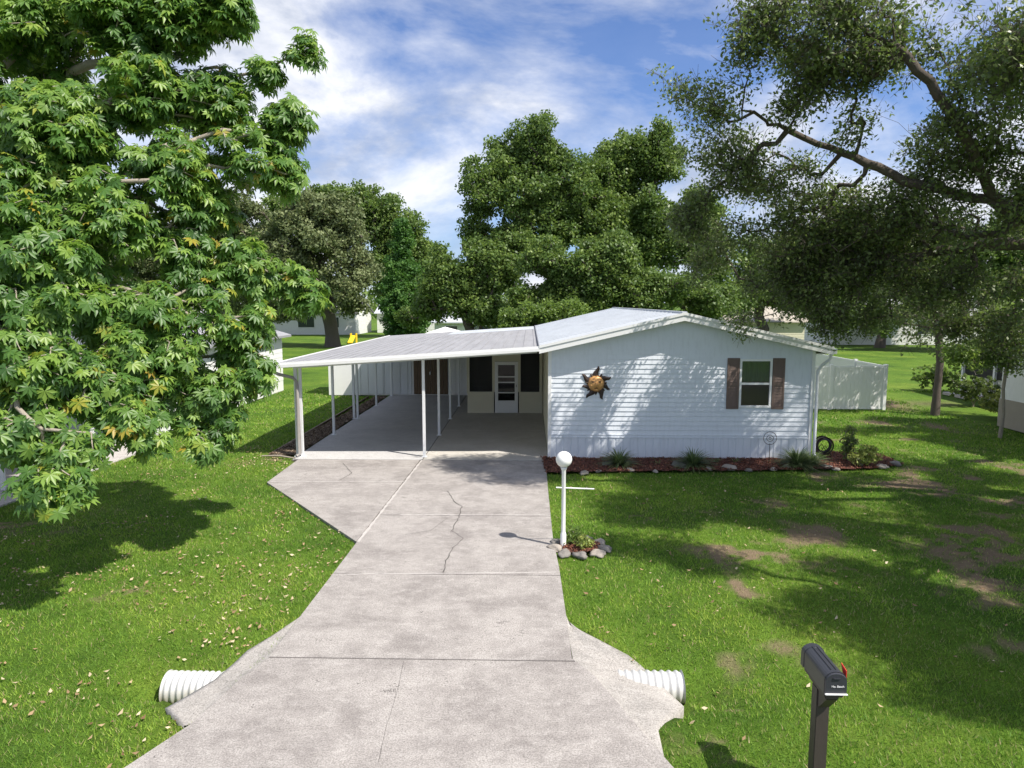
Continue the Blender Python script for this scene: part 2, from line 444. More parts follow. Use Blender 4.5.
#---- driveway panels
def edge_poly(y0, y1, lf, rf, ys):
    yy = sorted([y0, y1] + [y for y in ys if y0 < y < y1])
    return [(rf(y), y) for y in yy] + [(lf(y), y) for y in yy[::-1]]
lf = lambda y: float(np.interp(y, LY, LX)); rf = lambda y: float(np.interp(y, RY, RX))
J1 = G(421, 461); J0 = G(357, 543)
def lf2(y):
    if y <= J0[1]: return lf(y)
    t = (y - J0[1]) / (J1[1] - J0[1]); return float(J0[0] + (J1[0] - J0[0]) * t)
YF = float(G(420, 460.5)[1])                 # where the carport slab starts
joints = [2.9, float(G(400, 660.5)[1]), float(G(400, 575)[1]), float(G(400, 516)[1]), YF - .01]
mb = MB()
for i in range(4):
    y0, y1 = joints[i] + .012, joints[i + 1] - .012
    mb.prism(edge_poly(y0, y1, lf2, rf, LY + RY + [J0[1]]), -.14, .02, 0)
A, B = G(267, 483), G(299, 459.5)
mb.prism([(J0[0] - .02, J0[1] + .03), (A[0], A[1]), (B[0], YF - .01), (J1[0] - .04, YF - .01)], -.14, .018, 0)
# joint filler just below the slab tops
mb.prism(edge_poly(2.9, YF - .02, lambda y: lf2(y) + .02, lambda y: rf(y) - .02, LY + RY + [J0[1]]), -.12, .012, 1)
def ribbon(mb, pts, w, z, mi, jit=.5):
    P = []
    for a, b in zip(pts[:-1], pts[1:]):
        a = np.array(a[:2]); b = np.array(b[:2]); n = max(2, int(np.linalg.norm(b - a) / .09))
        nrm = np.array([-(b - a)[1], (b - a)[0]]); nrm = nrm / (np.linalg.norm(nrm) + 1e-9)
        for k in range(n):
            P.append(a + (b - a) * k / n + nrm * random.uniform(-1, 1) * w * jit * 2)
    P.append(np.array(pts[-1][:2]))
    vs = []; 
    for i, p in enumerate(P):
        d = P[min(i + 1, len(P) - 1)] - P[max(i - 1, 0)]; nrm = np.array([-d[1], d[0]]); nrm = nrm / (np.linalg.norm(nrm) + 1e-9)
        ww = w * random.uniform(.35, 1)
        vs += [(p[0] + nrm[0] * ww, p[1] + nrm[1] * ww, z), (p[0] - nrm[0] * ww, p[1] - nrm[1] * ww, z)]
    mb.add(vs, [(2 * i, 2 * i + 1, 2 * i + 3, 2 * i + 2) for i in range(len(P) - 1)], mi)
ribbon(mb, [G(448, 492), G(455, 503), G(462, 507), G(458, 520), G(452, 532), G(464, 540), G(453, 549), G(446, 562), G(443, 574)], .011, .0245, 1, .9)
ribbon(mb, [G(404, 663), G(397, 695), G(386, 730), G(378, 766)], .0025, .0245, 1)
ribbon(mb, [G(343, 464), G(352, 474), G(340, 481)], .008, .0245, 1)
ribbon(mb, [G(448, 519), G(430, 532), G(405, 536)], .005, .0245, 1)
ribbon(mb, [(J0[0] + .02, J0[1]), (J1[0] + .02, J1[1])], .035, .0225, 2, .05)
ribbon(mb, [G(400, 516), G(545, 516)], .03, .0225, 2, .2)
ribbon(mb, [G(345, 575.5), G(556, 573.5)], .022, .0225, 2, .2)
ribbon(mb, [G(270, 482.5), G(405, 482.5)], .03, .0225, 2, .1)
tag(mb.build('driveway', [M['drive'], M['crack'], M['seal']]), kind='structure')

#---- carport slab
mb = MB()
XM = -2.86; XL = -6.35; XH = .49
for i, (a, b) in enumerate(((YF + .012, 22.6), (22.62, 26.8), (26.82, 31.3))):
    mb.box((XL + .02 * i, a, -.14), (XM - .012, b, .021), 0)
for (a, b) in ((YF + .012, 22.6), (22.62, 26.2)):
    mb.box((XM + .012, a, -.14), (XH, b, .021), 1)
mb.box((XM + .012, 26.22, -.14), (XH, 31.3, .021), 1)
mb.box((XL + .05, YF - .1, -.12), (XH - .02, 31.2, .012), 2)
tag(mb.build('carport_floor', [M['slab'], M['slab2'], M['crack']]), kind='structure')

#---- road behind the camera
mb = MB(); mb.box((-120, -6, -.2), (120, 2.85, -.0), 0)
tag(mb.build('road', M['asphalt']), kind='structure')
#---- neighbour's slab on the left
mb = MB(); mb.box((-15.5, 4, -.12), (-10.95, 20.7, .012), 0)
tag(mb.build('neighbour_driveway', M['nslab']), kind='structure')

#---- concrete aprons and culvert pipe ends
def apron(name, pts, side):
    # pts: list of (drive-side px,py) and (outer px,py, drop): one strip of quads, subdivided
    inner = [G(*p) for p in pts[0]]; outer = [_gl[q] for q in pts[1]]
    vs = []; n = len(inner); K = 7
    for i in range(n):
        for k in range(K):
            t = k / (K - 1); p = inner[i] * (1 - t) + outer[i] * t
            if k == 0: p = p.copy(); p[2] = .016
            p[2] += random.uniform(-.006, .006) if k else 0
            vs.append(p)
        q = outer[i].copy(); q[2] -= .25; vs.append(q)
    KK = K + 1
    fs = [(i * KK + k, (i + 1) * KK + k, (i + 1) * KK + k + 1, i * KK + k + 1) for i in range(n - 1) for k in range(KK - 1)]
    mb = MB(); mb.add(vs, fs, 0, True)
    return mb
ap = apron('l', ([(303, 614), (290, 632), (279, 646), (268, 660), (250, 673), (230, 691), (212, 707), (197, 721)],
                 OL), -1)
tag(ap.build('pavement', M['apron']), kind='structure')
ap = apron('r', ([(566, 616), (568, 632), (571, 650), (573, 661), (592, 677), (618, 705), (645, 738), (662, 758)],
                 OR_), 1)
tag(ap.build('pavement', M['apron']), kind='structure')

def culvert(x0, x1, y, z, label):
    t = empty('culvert_pipe', (x0, y, z), label, 'culvert pipe', 'culvert pipe ends beside the driveway')
    r = .185; n = 160; prof = []
    L = abs(x1 - x0); sgn = 1 if x1 > x0 else -1
    per = L / 9
    for i in range(n + 1):
        u = i / n * L; prof.append((r + .010 * math.sin(2 * PI * u / per), sgn * u))
    mb = MB(); mb.lathe((x0, y, z), prof, 36, 0, 'x'); 
    prof2 = [(r + .016, sgn * L)] + [(r - .02, sgn * L), (r - .025, sgn * (L - .6))]
    mb.lathe((x0, y, z), prof2, 36, 0, 'x')
    mb.build('pipe_wall', M['pipe'], t)
    m2 = MB(); m2.lathe((x0, y, z), [(r - .026, sgn * (L - .6)), (.001, sgn * (L - .6))], 36, 0, 'x')
    m2.build('pipe_inside', M['dark'], t)
def pipemat():
    m, nt, b = newmat('galvanised_pipe')
    tc = nd(nt, 'ShaderNodeTexCoord'); sp = nd(nt, 'ShaderNodeSeparateXYZ'); nt.links.new(tc.outputs['Object'], sp.inputs[0])
    n = noise(nt, tc.outputs['Object'], 9, 5, .7)
    a = nd(nt, 'ShaderNodeMath', operation='MULTIPLY_ADD'); nt.links.new(sp.outputs[2], a.inputs[0]); a.inputs[1].default_value = 2.2; nt.links.new(n, a.inputs[2])
    c = ramp(nt, a.outputs[0], [(.12, (.16, .09, .05)), (.30, (.38, .34, .29)), (.5, (.48, .47, .45)), (.9, (.56, .56, .55))]).outputs[0]
    nt.links.new(c, b.inputs['Base Color']); b.inputs['Roughness'].default_value = .5; b.inputs['Metallic'].default_value = .1
    return m
M['pipe'] = pipemat()
pl0, pl1 = G(225, 688, -.27), G(168, 688, -.27); pr0, pr1 = G(618, 688, -.27), G(682, 688, -.27)
culvert(float(pl0[0]), float(pl1[0]), float(pl1[1]), -.27, 'white corrugated culvert pipe end sticking out of the apron left of the driveway')
culvert(float(pr0[0]), float(pr1[0]), float(pr1[1]), -.27, 'white corrugated culvert pipe end sticking out of the apron right of the driveway')

#============================================================ HOUSE
house = empty('mobile_home', (4, 18.6, 0), 'white single storey mobile home with lap siding, brown shutters and low gabled white roof', 'house')
HX0, HX1, HY0, HY1 = .5, 7.5, 18.6, 33.8
PZ, EZ = 3.80, 2.93                           # underside of ridge / eave at wall
WX0, WX1, WZ0, WZ1 = 5.56, 6.39, 1.422, 2.692   # window opening
def top_at(x): return EZ + (PZ - EZ) * (1 - abs(x - 4) / 3.5)
mb = MB(); z = .66; k = 0
while z < PZ - .01:
    z1 = min(z + .127, PZ - .002)
    def xr_(zz):
        if zz <= EZ: return HX0, HX1
        t = (zz - EZ) / (PZ - EZ); return HX0 + 3.5 * t, HX1 - 3.5 * t
    a0, b0 = xr_(z); a1, b1 = xr_(z1)
    segs = [(a0, b0, a1, b1)]
    if z1 > WZ0 + .01 and z < WZ1 - .01: segs = [(a0, WX0, a1, WX0), (WX1, b0, WX1, b1)]
    for (p, q, p1, q1) in segs:
        yo, yi = HY0 - .016, HY0
        mb.add([(p, yo, z), (q, yo, z), (q1, yi, z1), (p1, yi, z1), (p, yi + .002, z - .001), (q, yi + .002, z - .001)], [(0, 1, 2, 3), (4, 5, 1, 0)], 0)
    z = z1; k += 1
wall = mb.build('wall', M['siding'], house)
wall['label'] = 'front gable wall of white horizontal lap siding'
# side walls, back wall, skirting, belly band
mb = MB()
mb.box((HX0, HY0 + .01, 0), (HX0 + .12, HY1, EZ + .02), 0); mb.build('wall', M['beige'], house)
mb = MB()
mb.box((HX1 - .12, HY0 + .01, 0), (HX1, HY1, EZ + .02), 0)
mb.add([(HX0, HY1, 0), (HX1, HY1, 0), (HX1, HY1, EZ), (4, HY1, PZ), (HX0, HY1, EZ)], [(0, 1, 2, 3, 4)], 0)
mb.build('wall', M['siding2'], house)
mb = MB()                                     # inner lining so that no light leaks behind the siding
mb.add([(HX0 + .1, HY0 + .5, 0), (HX1 - .1, HY0 + .5, 0), (HX1 - .1, HY0 + .5, EZ), (4, HY0 + .5, PZ), (HX0 + .1, HY0 + .5, EZ)], [(0, 1, 2, 3, 4)], 0)
mb.build('inner_wall', M['dark'], house)
mb = MB(); x = HX0
while x < HX1 - .001:
    x1 = min(x + .2, HX1)
    mb.add([(x, HY0 - .004, 0), (x + .035, HY0 - .022, 0), (x1 - .012, HY0 - .022, 0), (x1, HY0 - .004, 0), (x, HY0 - .004, .58), (x + .035, HY0 - .022, .58), (x1 - .012, HY0 - .022, .58), (x1, HY0 - .004, .58)],
           [(0, 1, 5, 4), (1, 2, 6, 5), (2, 3, 7, 6)], 0)
    x = x1
sk = mb.build('skirting', M['siding'], house); sk['label'] = 'ribbed white skirting panels along the foot of the front wall'
mb = MB(); mb.box((HX0, HY0 - .035, .575), (HX1, HY0 - .002, .605), 0); mb.box((HX0, HY0 - .03, .64), (HX1, HY0 - .002, .67), 0); mb.box((HX0, HY0 - .02, .60), (HX1, HY0 - .003, .645), 0)
mb.build('belly_band', M['siding'], house)
for xx in (HX0 - .015, HX1 - .075):
    MB().box((xx, HY0 - .04, 0), (xx + .09, HY0 + .03, EZ + .0), 0, .004).build('corner_trim', M['trimwhite'], house)
# roof
RX0, RX1, RY0, RY1 = .24, 7.84, 18.25, 34.0
RP, RE = 3.92, 3.06
rl = lambda x: RE + (RP - RE) * (1 - abs(x - 4) / 3.76)
mb = MB()
def slope(x0, x1, y0, y1, t, mi):
    mb.hexa([(x0, y0, rl(x0) - t), (x1, y0, rl(x1) - t), (x1, y1, rl(x1) - t), (x0, y1, rl(x0) - t), (x0, y0, rl(x0)), (x1, y0, rl(x1)), (x1, y1, rl(x1)), (x0, y1, rl(x0))], mi)
slope(RX0, 4, RY0 + .03, RY1, .06, 0); slope(4, RX1, RY0 + .03, RY1, .06, 0)
roof = mb.build('roof', M['roofwhite'], house)
mb = MB()
for yy in np.arange(19.5, 33.9, .61):         # standing seams across the slopes
    for (a, b) in ((RX0, 4), (4, RX1)):
        mb.hexa([(a, yy, rl(a) - .01), (b, yy, rl(b) - .01), (b, yy + .03, rl(b) - .01), (a, yy + .03, rl(a) - .01), (a, yy, rl(a) + .02), (b, yy, rl(b) + .02), (b, yy + .03, rl(b) + .02), (a, yy + .03, rl(a) + .02)], 0)
mb.build('roof_seam', M['roofwhite'], roof)
mb = MB()
mb.box((3.93, RY0 + .05, RP - .03), (4.07, RY1 - .02, RP + .035), 0, .01); mb.build('ridge_cap', M['roofwhite'], roof)
mb = MB()                                     # rake fascia boards, slightly rotated with the slope
for (a, b) in ((RX0, 4), (4, RX1)):
    h0, h1 = -.20, .012
    mb.hexa([(a, RY0, rl(a) + h0), (b, RY0, rl(b) + h0), (b, RY0 + .03, rl(b) + h0), (a, RY0 + .03, rl(a) + h0), (a, RY0, rl(a) + h1), (b, RY0, rl(b) + h1), (b, RY0 + .03, rl(b) + h1), (a, RY0 + .03, rl(a) + h1)], 0)
    mb.hexa([(a, RY0 - .02, rl(a) - .055), (b, RY0 - .02, rl(b) - .055), (b, RY0, rl(b) - .055), (a, RY0, rl(a) - .055), (a, RY0 - .02, rl(a) + .014), (b, RY0 - .02, rl(b) + .014), (b, RY0, rl(b) + .014), (a, RY0, rl(a) + .014)], 0)
mb.build('fascia', M['trimwhite'], roof)
mb = MB()                                     # soffit
for (a, b) in ((RX0 + .02, 4), (4, RX1 - .02)):
    mb.hexa([(a, RY0 + .03, rl(a) - .2), (b, RY0 + .03, rl(b) - .2), (b, HY0 + .02, rl(b) - .2), (a, HY0 + .02, rl(a) - .2), (a, RY0 + .03, rl(a) - .18), (b, RY0 + .03, rl(b) - .18), (b, HY0 + .02, rl(b) - .18), (a, HY0 + .02, rl(a) - .18)], 0)
mb.box((HX1 - .0, HY0, RE - .23), (RX1 - .03, RY1, RE - .2), 0)
mb.build('soffit', M['trimwhite'], roof)
mb = MB(); mb.box((RX1 - .02, RY0 + .02, RE - .2), (RX1 + .10, RY1, RE - .06), 0, .01); mb.build('gutter', M['trimwhite'], roof)
mb = MB(); mb.box((RX0 - .02, RY0 + .05, RE - .16), (RX0 + .005, RY1 - .02, RE + .03), 0); mb.build('side_flashing', M['flash'], roof)
# downspout at the right corner
MB().tube([(7.86, 18.45, 2.84), (7.84, 18.44, 2.72), (7.66, 18.50, 2.55), (7.58, 18.54, 2.40), (7.58, 18.54, .18), (7.62, 18.40, .08)], .042, 10).build('downspout', M['alum'], house)
# window
win = MB()
fw = .045
win.box((WX0 - .01, HY0 - .035, WZ1 - fw), (WX1 + .01, HY0 + .04, WZ1 + .01), 0); win.box((WX0 - .01, HY0 - .045, WZ0 - .01), (WX1 + .01, HY0 + .04, WZ0 + fw), 0)
win.box((WX0 - .01, HY0 - .035, WZ0 + fw), (WX0 + fw, HY0 + .04, WZ1 - fw), 0); win.box((WX1 - fw, HY0 - .035, WZ0 + fw), (WX1 + .01, HY0 + .04, WZ1 - fw), 0)
win.box((WX0 + fw, HY0 - .02, 2.02), (WX1 - fw, HY0 + .02, 2.075), 0)
window = win.build('window', M['trimwhite'], house)
MB().box((WX0 + fw, HY0 + .005, WZ0 + fw), (WX1 - fw, HY0 + .009, WZ1 - fw)).build('pane', M['glass'], window)
M['curtain'] = simple('green_curtain', (.5, .66, .34), .8, .15, 3, 20, stretch=(20, 1, .2))
M['blind'] = simple('brown_blind', (.5, .40, .32), .8, .15, 3, 20)
mb = MB(); n = 40
for i in range(n):
    a = WX0 + (WX1 - WX0) * i / n; b = WX0 + (WX1 - WX0) * (i + 1) / n
    ya, yb = HY0 + .05 + .02 * math.sin(i * 1.1), HY0 + .05 + .02 * math.sin((i + 1) * 1.1)
    mb.add([(a, ya, 2.04), (b, yb, 2.04), (b, yb, WZ1), (a, ya, WZ1)], [(0, 1, 2, 3)], 0, True)
mb.build('curtain', M['curtain'], window)
mb = MB()
for i in range(22):
    z0 = WZ0 + .03 + i * .03; mb.hexa([(WX0, HY0 + .03, z0), (WX1, HY0 + .03, z0), (WX1, HY0 + .05, z0 + .018), (WX0, HY0 + .05, z0 + .018), (WX0, HY0 + .03, z0 + .003), (WX1, HY0 + .03, z0 + .003), (WX1, HY0 + .05, z0 + .021), (WX0, HY0 + .05, z0 + .021)], 0)
mb.build('blind', M['blind'], window)
for x0 in (WX0 - .34, WX1 + .02):             # shutters with raised boards
    mb = MB(); x1 = x0 + .32
    mb.box((x0, HY0 - .035, WZ0 - .05), (x1, HY0 - .018, WZ1 + .04), 0)
    for (a, b) in ((x0, x0 + .05), (x1 - .05, x1)): mb.box((a, HY0 - .048, WZ0 - .05), (b, HY0 - .0352, WZ1 + .04), 0, .004)
    for zz in (WZ0 - .05, 2.0, WZ1 - .03): mb.box((x0 + .051, HY0 - .047, zz), (x1 - .051, HY0 - .0352, zz + .07), 0, .004)
    q = WZ0 + .03
    while q < WZ1 - .06:
        if abs(q - 2.02) > .05: mb.hexa([(x0 + .052, HY0 - .044, q), (x1 - .052, HY0 - .044, q), (x1 - .052, HY0 - .0352, q + .01), (x0 + .052, HY0 - .0352, q + .01), (x0 + .052, HY0 - .044, q + .006), (x1 - .052, HY0 - .044, q + .006), (x1 - .052, HY0 - .0352, q + .034), (x0 + .052, HY0 - .0352, q + .034)], 0)
        q += .04
    mb.build('shutter', M['shutter'], house)

# screened porch wall (part of the house) at the back of the right bay
PY = 26.2; PX0, PX1 = -2.36, .5
porch = MB()
def zf(py): return float(at(500, py, PY)[2])
kz = .80; tz = 2.75
dx0, dx1 = -1.32, -.45
porch.box((PX0, PY, .02), (dx0 - .04, PY + .1, kz), 0); porch.box((dx1 + .04, PY, .02), (PX1 - .02, PY + .1, kz), 0)
porch.box((PX0 - .02, PY - .004, kz - .005), (dx0 - .04, PY + .11, kz + .03), 0); porch.box((dx1 + .04, PY - .004, kz - .005), (PX1 - .02, PY + .11, kz + .03), 0)
for a, b in ((PX0 - .02, PX0 + .08), (dx0 - .10, dx0 - .0), (dx1 + .0, dx1 + .10), (PX1 - .14, PX1 - .03)):
    porch.box((a, PY - .006, kz + .03), (b, PY + .1, tz), 0)
porch.box((dx0 - .01, PY - .002, 1.98), (dx1 + .01, PY + .1, tz), 0)
porch.box((PX0 + .08, PY, 2.62), (dx0 - .1, PY + .09, tz), 0); porch.box((dx1 + .1, PY, 2.62), (PX1 - .14, PY + .09, tz), 0)
pw = porch.build('porch_wall', M['beige'], house)
pw['label'] = 'beige porch wall with two dark screened openings at the back of the carport'
MB().box((PX0 + .08, PY + .04, kz + .03), (dx0 - .1, PY + .045, 2.62)).build('insect_screen', M['screen'], pw)
MB().box((dx1 + .1, PY + .04, kz + .03), (PX1 - .14, PY + .045, 2.62)).build('insect_screen', M['screen'], pw)
for zz in (1.02, 1.24, 1.95):
    MB().box((PX0 + .09, PY + .06, zz), (dx0 - .11, PY + .075, zz + .012), 0).build('rail', M['flash'], pw)
    MB().box((dx1 + .11, PY + .06, zz), (PX1 - .15, PY + .075, zz + .012), 0).build('rail', M['flash'], pw)
mb = MB()
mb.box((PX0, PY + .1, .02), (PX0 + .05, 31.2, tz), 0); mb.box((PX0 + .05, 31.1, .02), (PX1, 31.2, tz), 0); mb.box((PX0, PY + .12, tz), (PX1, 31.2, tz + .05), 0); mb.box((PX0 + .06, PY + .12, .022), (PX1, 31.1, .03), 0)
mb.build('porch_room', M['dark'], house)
door = MB()
D0, D1, DZ = dx0, dx1, 1.97
door.box((D0, PY - .02, .03), (D0 + .12, PY + .03, DZ), 0, .003); door.box((D1 - .12, PY - .02, .03), (D1, PY + .03, DZ), 0, .003)
door.box((D0 + .12, PY - .018, .03), (D1 - .12, PY + .03, .50), 0, .003); door.box((D0 + .12, PY - .018, DZ - .12), (D1 - .12, PY + .03, DZ), 0, .003)
for zz in (.78, 1.17, 1.38): door.box((D0 + .12, PY - .015, zz), (D1 - .12, PY + .02, zz + .045), 0)
dr = door.build('door', M['trimwhite'], house)
MB().box((D0 + .12, PY + .0, .5), (D1 - .12, PY + .006, DZ - .12)).build('pane', M['glass'], dr)
MB().tube([(D1 - .06, PY - .02, 1.02), (D1 - .06, PY - .06, 1.02), (D1 - .06, PY - .06, 1.10), (D1 - .06, PY - .02, 1.10)], .01, 6).build('handle', M['darkmetal'], dr)

#============================================================ CARPORT
cp = empty('carport', (-2.86, 18.6, 0), 'open double carport with grey sheet roof on white posts joined to the white house', 'carport')
CX0, CX1, CY0, CY1 = -6.86, .215, 18.25, 34.0
cz = lambda x: 2.57 + (3.03 - 2.57) * (x - CX0) / (CX1 - CX0)
mb = MB()
def cs(x0, x1, y0, y1, zt, zb, mi=0):
    mb.hexa([(x0, y0, cz(x0) + zb), (x1, y0, cz(x1) + zb), (x1, y1, cz(x1) + zb), (x0, y1, cz(x0) + zb), (x0, y0, cz(x0) + zt), (x1, y0, cz(x1) + zt), (x1, y1, cz(x1) + zt), (x0, y1, cz(x0) + zt)], mi)
cs(CX0 + .04, CX1, CY0 + .04, CY1, 0, -.06, 0)
croof = mb.build('roof', M['roofgrey'], cp)
mb = MB(); cs(-3.6, CX1 - .05, 30.4, CY1 - .1, .012, .003); mb.build('roof_patch', M['roofwhite'], croof)['label'] = 'white coated patch at the back of the grey carport roof'
mb = MB()
for k in range(24):
    x = CX0 + .3 + k * .29
    if x < CX1 - .1: cs(x, x + .018, CY0 + .06, 30.3, .016, .002)
mb.build('roof_rib', M['roofgrey'], croof)
mb = MB(); cs(CX0, CX1 + .03, CY0, CY0 + .038, .02, -.12); cs(CX0, CX1 + .03, CY0 - .025, CY0 - .001, -.03, -.11)
cs(CX0, CX0 + .038, CY0 + .04, CY1, .02, -.12)
mb.build('fascia', M['trimwhite'], croof)
mb = MB(); cs(CX0 + .5, CX1 - .02, 18.52, 18.66, -.062, -.17)
for yy in (21.7, 24.8, 27.9, 31.0): cs(CX0 + .45, CX1 - .02, yy - .05, yy + .05, -.062, -.17)
mb.build('beam', M['alum'], cp)
PXL = -6.2
def post(x, y, w=.075, sc=.0):
    zt = cz(x) - .17
    mb = MB()
    mb.box((x - w / 2, y - w / 2, .02), (x + w / 2, y + w / 2, zt), 0, .006)
    mb.box((x - w, y - w, .018), (x + w, y + w, .035), 0)
    return mb.build('post', M['alum'], cp)
for k in range(5):
    post(PXL, 18.62 + 3.08 * k)
for k in range(4):
    post(XM + .0, 18.62 + 3.1 * k)
post(PXL - .12, 18.62, .085); post(PXL - .13, 24.78, .08)
MB().tube([(CX0 + .06, 18.36, cz(CX0) - .10), (CX0 + .06, 18.36, cz(CX0) - .22), (CX0 + .14, 18.4, cz(CX0) - .28), (CX0 + .50, 18.5, cz(CX0) - .38), (CX0 + .6, 18.52, cz(CX0) - .5), (CX0 + .62, 18.52, .12), (CX0 + .55, 18.44, .06)], .045, 10).build('downspout', M['gutterbrown'], cp)

#============================================================ STORAGE SHED behind the left bay
sh = empty('storage_shed', (-5.9, 31.3, 0), 'long pale panelled storage shed with brown door at the back of the carport', 'shed')
SX0, SX1 = float(G(327, 396)[0]), -2.45
mb = MB(); mb.box((SX0, 31.32, 0), (SX1, 33.6, 1.96), 0); mb.build('wall', M['white'], sh)
mb = MB(); mb.box((SX0 - .08, 31.22, 1.96), (SX1, 33.7, 2.02), 0); mb.build('roof', M['roofwhite'], sh)
for i, (a, b) in enumerate(((354, 385), (386, 412))):
    mb = MB(); xa, xb = at(a, 390, 31.3)[0], at(b, 390, 31.3)[0]
    x = xa
    while x < xb - .05:
        mb.box((x, 31.285, .05), (min(x + .33, xb) - .012, 31.318, 1.94), 0, .004); x += .34
    mb.build('panel', M['shedgrey'], sh)
mb = MB(); xa, xb = at(414, 390, 31.3)[0], at(448, 390, 31.3)[0]
x = xa
while x < xb - .05:
    mb.box((x, 31.27, .06), (min(x + .19, xb) - .008, 31.318, 1.93), 0, .003); x += .195
dd = mb.build('door', M['brownwood'], sh)
MB().box((xa + .72, 31.24, .95), (xa + .76, 31.27, 1.08)).build('handle', M['alum'], dd)
mb = MB(); xa, xb = at(449, 390, 31.3)[0], SX1 + .03
x = xa
while x < xb - .05:
    mb.box((x, 31.285, .05), (min(x + .3, xb) - .012, 31.318, 1.94), 0, .004); x += .3
mb.build('panel', M['white'], sh)

#============================================================ WALL SUN
sc_ = at(596, 383.5, HY0 - .02); scx, scz = float(sc_[0]), float(sc_[2])
sun_t = empty('sun_face', (scx, HY0 - .02, scz), 'bronze sun face wall plaque with dark wavy rays on the white siding', 'wall decoration')
mb = MB()
for (ang, L, w) in ((88, .47, .095), (28, .43, .095), (-18, .40, .08), (-62, .46, .095), (-118, .46, .095), (-162, .38, .08), (152, .45, .095), (120, .30, .05), (58, .30, .05), (5, .29, .05), (-40, .30, .05), (-90, .30, .05), (-140, .30, .05), (175, .29, .05)):
    a0 = R(ang); pts = []
    n = 9
    for i in range(n + 1):
        t = i / n; rr = .15 + (L - .15) * t; aa = a0 + .11 * math.sin(t * 5.5) * (L > .3)
        ww = w * (1 - t) ** .8 + .010
        c = Vector((scx + rr * math.cos(aa), 0, scz + rr * math.sin(aa))); nn = Vector((-math.sin(aa), 0, math.cos(aa)))
        pts.append((c + nn * ww, c - nn * ww))
    vs = []
    for (p, q) in pts:
        vs += [(p.x, HY0 - .03, p.z), ((p.x + q.x) / 2, HY0 - .048, (p.z + q.z) / 2), (q.x, HY0 - .03, q.z)]
    fs = []
    for i in range(n): b = 3 * i; fs += [(b, b + 1, b + 4, b + 3), (b + 1, b + 2, b + 5, b + 4)]
    mb.add(vs, fs, 0)
    vs = [(v[0], HY0 - .024, v[2]) for v in vs]; mb.add(vs, fs, 0)
mb.build('ray', M['darkmetal'], sun_t)['label'] = 'ring of dark wavy metal rays round the face'
mb = MB(); prof = [(.212 * math.sin(t), -.10 * math.cos(t)) for t in np.linspace(0.001, PI / 2, 14)]
mb.lathe((scx, HY0 - .03, scz), prof, 36, 0, 'y'); mb.lathe((scx, HY0 - .03, scz), [(.212, 0), (.225, -.012), (.225, .01), (.0, .01)], 36, 0, 'y')
face = mb.build('face', M['bronze'], sun_t)
def blob(c, rad, mat, name, par):
    bm = bmesh.new(); bmesh.ops.create_icosphere(bm, subdivisions=3, radius=1)
    for v in bm.verts: v.co = Vector((c[0] + v.co.x * rad[0], c[1] + v.co.y * rad[1], c[2] + v.co.z * rad[2]))
    me = bpy.data.meshes.new(name); bm.to_mesh(me); bm.free(); me.materials.append(mat)
    for p in me.polygons: p.use_smooth = True
    return link(name, me, par)
blob((scx, HY0 - .14, scz - .02), (.028, .04, .065), M['bronze'], 'nose', face)
for s in (-1, 1):
    blob((scx + s * .085, HY0 - .115, scz + .05), (.04, .018, .016), M['darkmetal'], 'eye', face)
    blob((scx + s * .085, HY0 - .112, scz + .088), (.055, .02, .011), M['bronze'], 'eyebrow', face)
    blob((scx + s * .12, HY0 - .09, scz - .05), (.05, .025, .05), M['bronze'], 'cheek', face)
blob((scx, HY0 - .118, scz - .112), (.055, .016, .011), M['darkmetal'], 'mouth', face)
blob((scx, HY0 - .10, scz - .165), (.045, .025, .03), M['bronze'], 'chin', face)

#============================================================ LAMP POST
lp = G(562, 548); lx, ly = float(lp[0]) + .02, float(lp[1])
t = empty('lamp_post', (lx, ly, 0), 'white garden lamp post with round globe and crossbar beside the driveway', 'lamp post')
MB().lathe((lx, ly, 0), [(.05, -.05), (.05, .25), (.042, .27), (.036, .30), (.034, 1.36), (.045, 1.38), (.06, 1.42), (.0, 1.42)], 20).build('pole', M['white'], t)
MB().tube([(lx - .13, ly - .02, 1.07), (lx + .52, ly + .03, 1.035)], .012, 8).build('crossbar', M['white'], t)
gp = [(0.138 * math.sin(a), -0.138 * math.cos(a)) for a in np.linspace(.35, PI - .001, 22)]
MB().lathe((lx, ly, 1.555), gp, 32).build('globe', M['globe'], t)

#============================================================ MAILBOX
mx, my = float(at(836, 690, 5.4)[0]), 5.4; mzb, mzt = 1.035, 1.23
mt = empty('mailbox', (mx, my + .28, 0), 'black plastic mailbox with red flag on a dark brown post in the front lawn', 'mailbox')
def mbox_section(y, w, z0, z1, n=12):
    r = w / 2; zc = z1 - r * .8; out = [(mx - r, y, z0), ]
    for i in range(n + 1):
        a = PI - PI * i / n; out.append((mx + r * math.cos(a), y, zc + r * .8 * math.sin(a)))
    out.append((mx + r, y, z0)); return out
mb = MB(); secs = [mbox_section(my + .015, .182, mzb, mzt), mbox_section(my + .05, .182, mzb, mzt), mbox_section(my + .052, .172, mzb + .004, mzt - .006), mbox_section(my + .44, .172, mzb + .004, mzt - .006), mbox_section(my + .442, .184, mzb, mzt), mbox_section(my + .50, .184, mzb, mzt)]
n = len(secs[0]); vs = [p for s in secs for p in s]
mb.add(vs, [(i * n + k, i * n + (k + 1) % n, (i + 1) * n + (k + 1) % n, (i + 1) * n + k) for i in range(len(secs) - 1) for k in range(n)], 0)
for i, f in enumerate(mb.f):
    ks = [q % n for q in f]
    if max(ks) <= 2 and 1 in ks: mb.m[i] = 1
mb.add(secs[-1], [tuple(range(n))], 0)
for (a) in (-.02, .02): mb.tube([(mx + a, my + .05, mzt - .004), (mx + a, my + .44, mzt - .004)], .004, 6, 0)
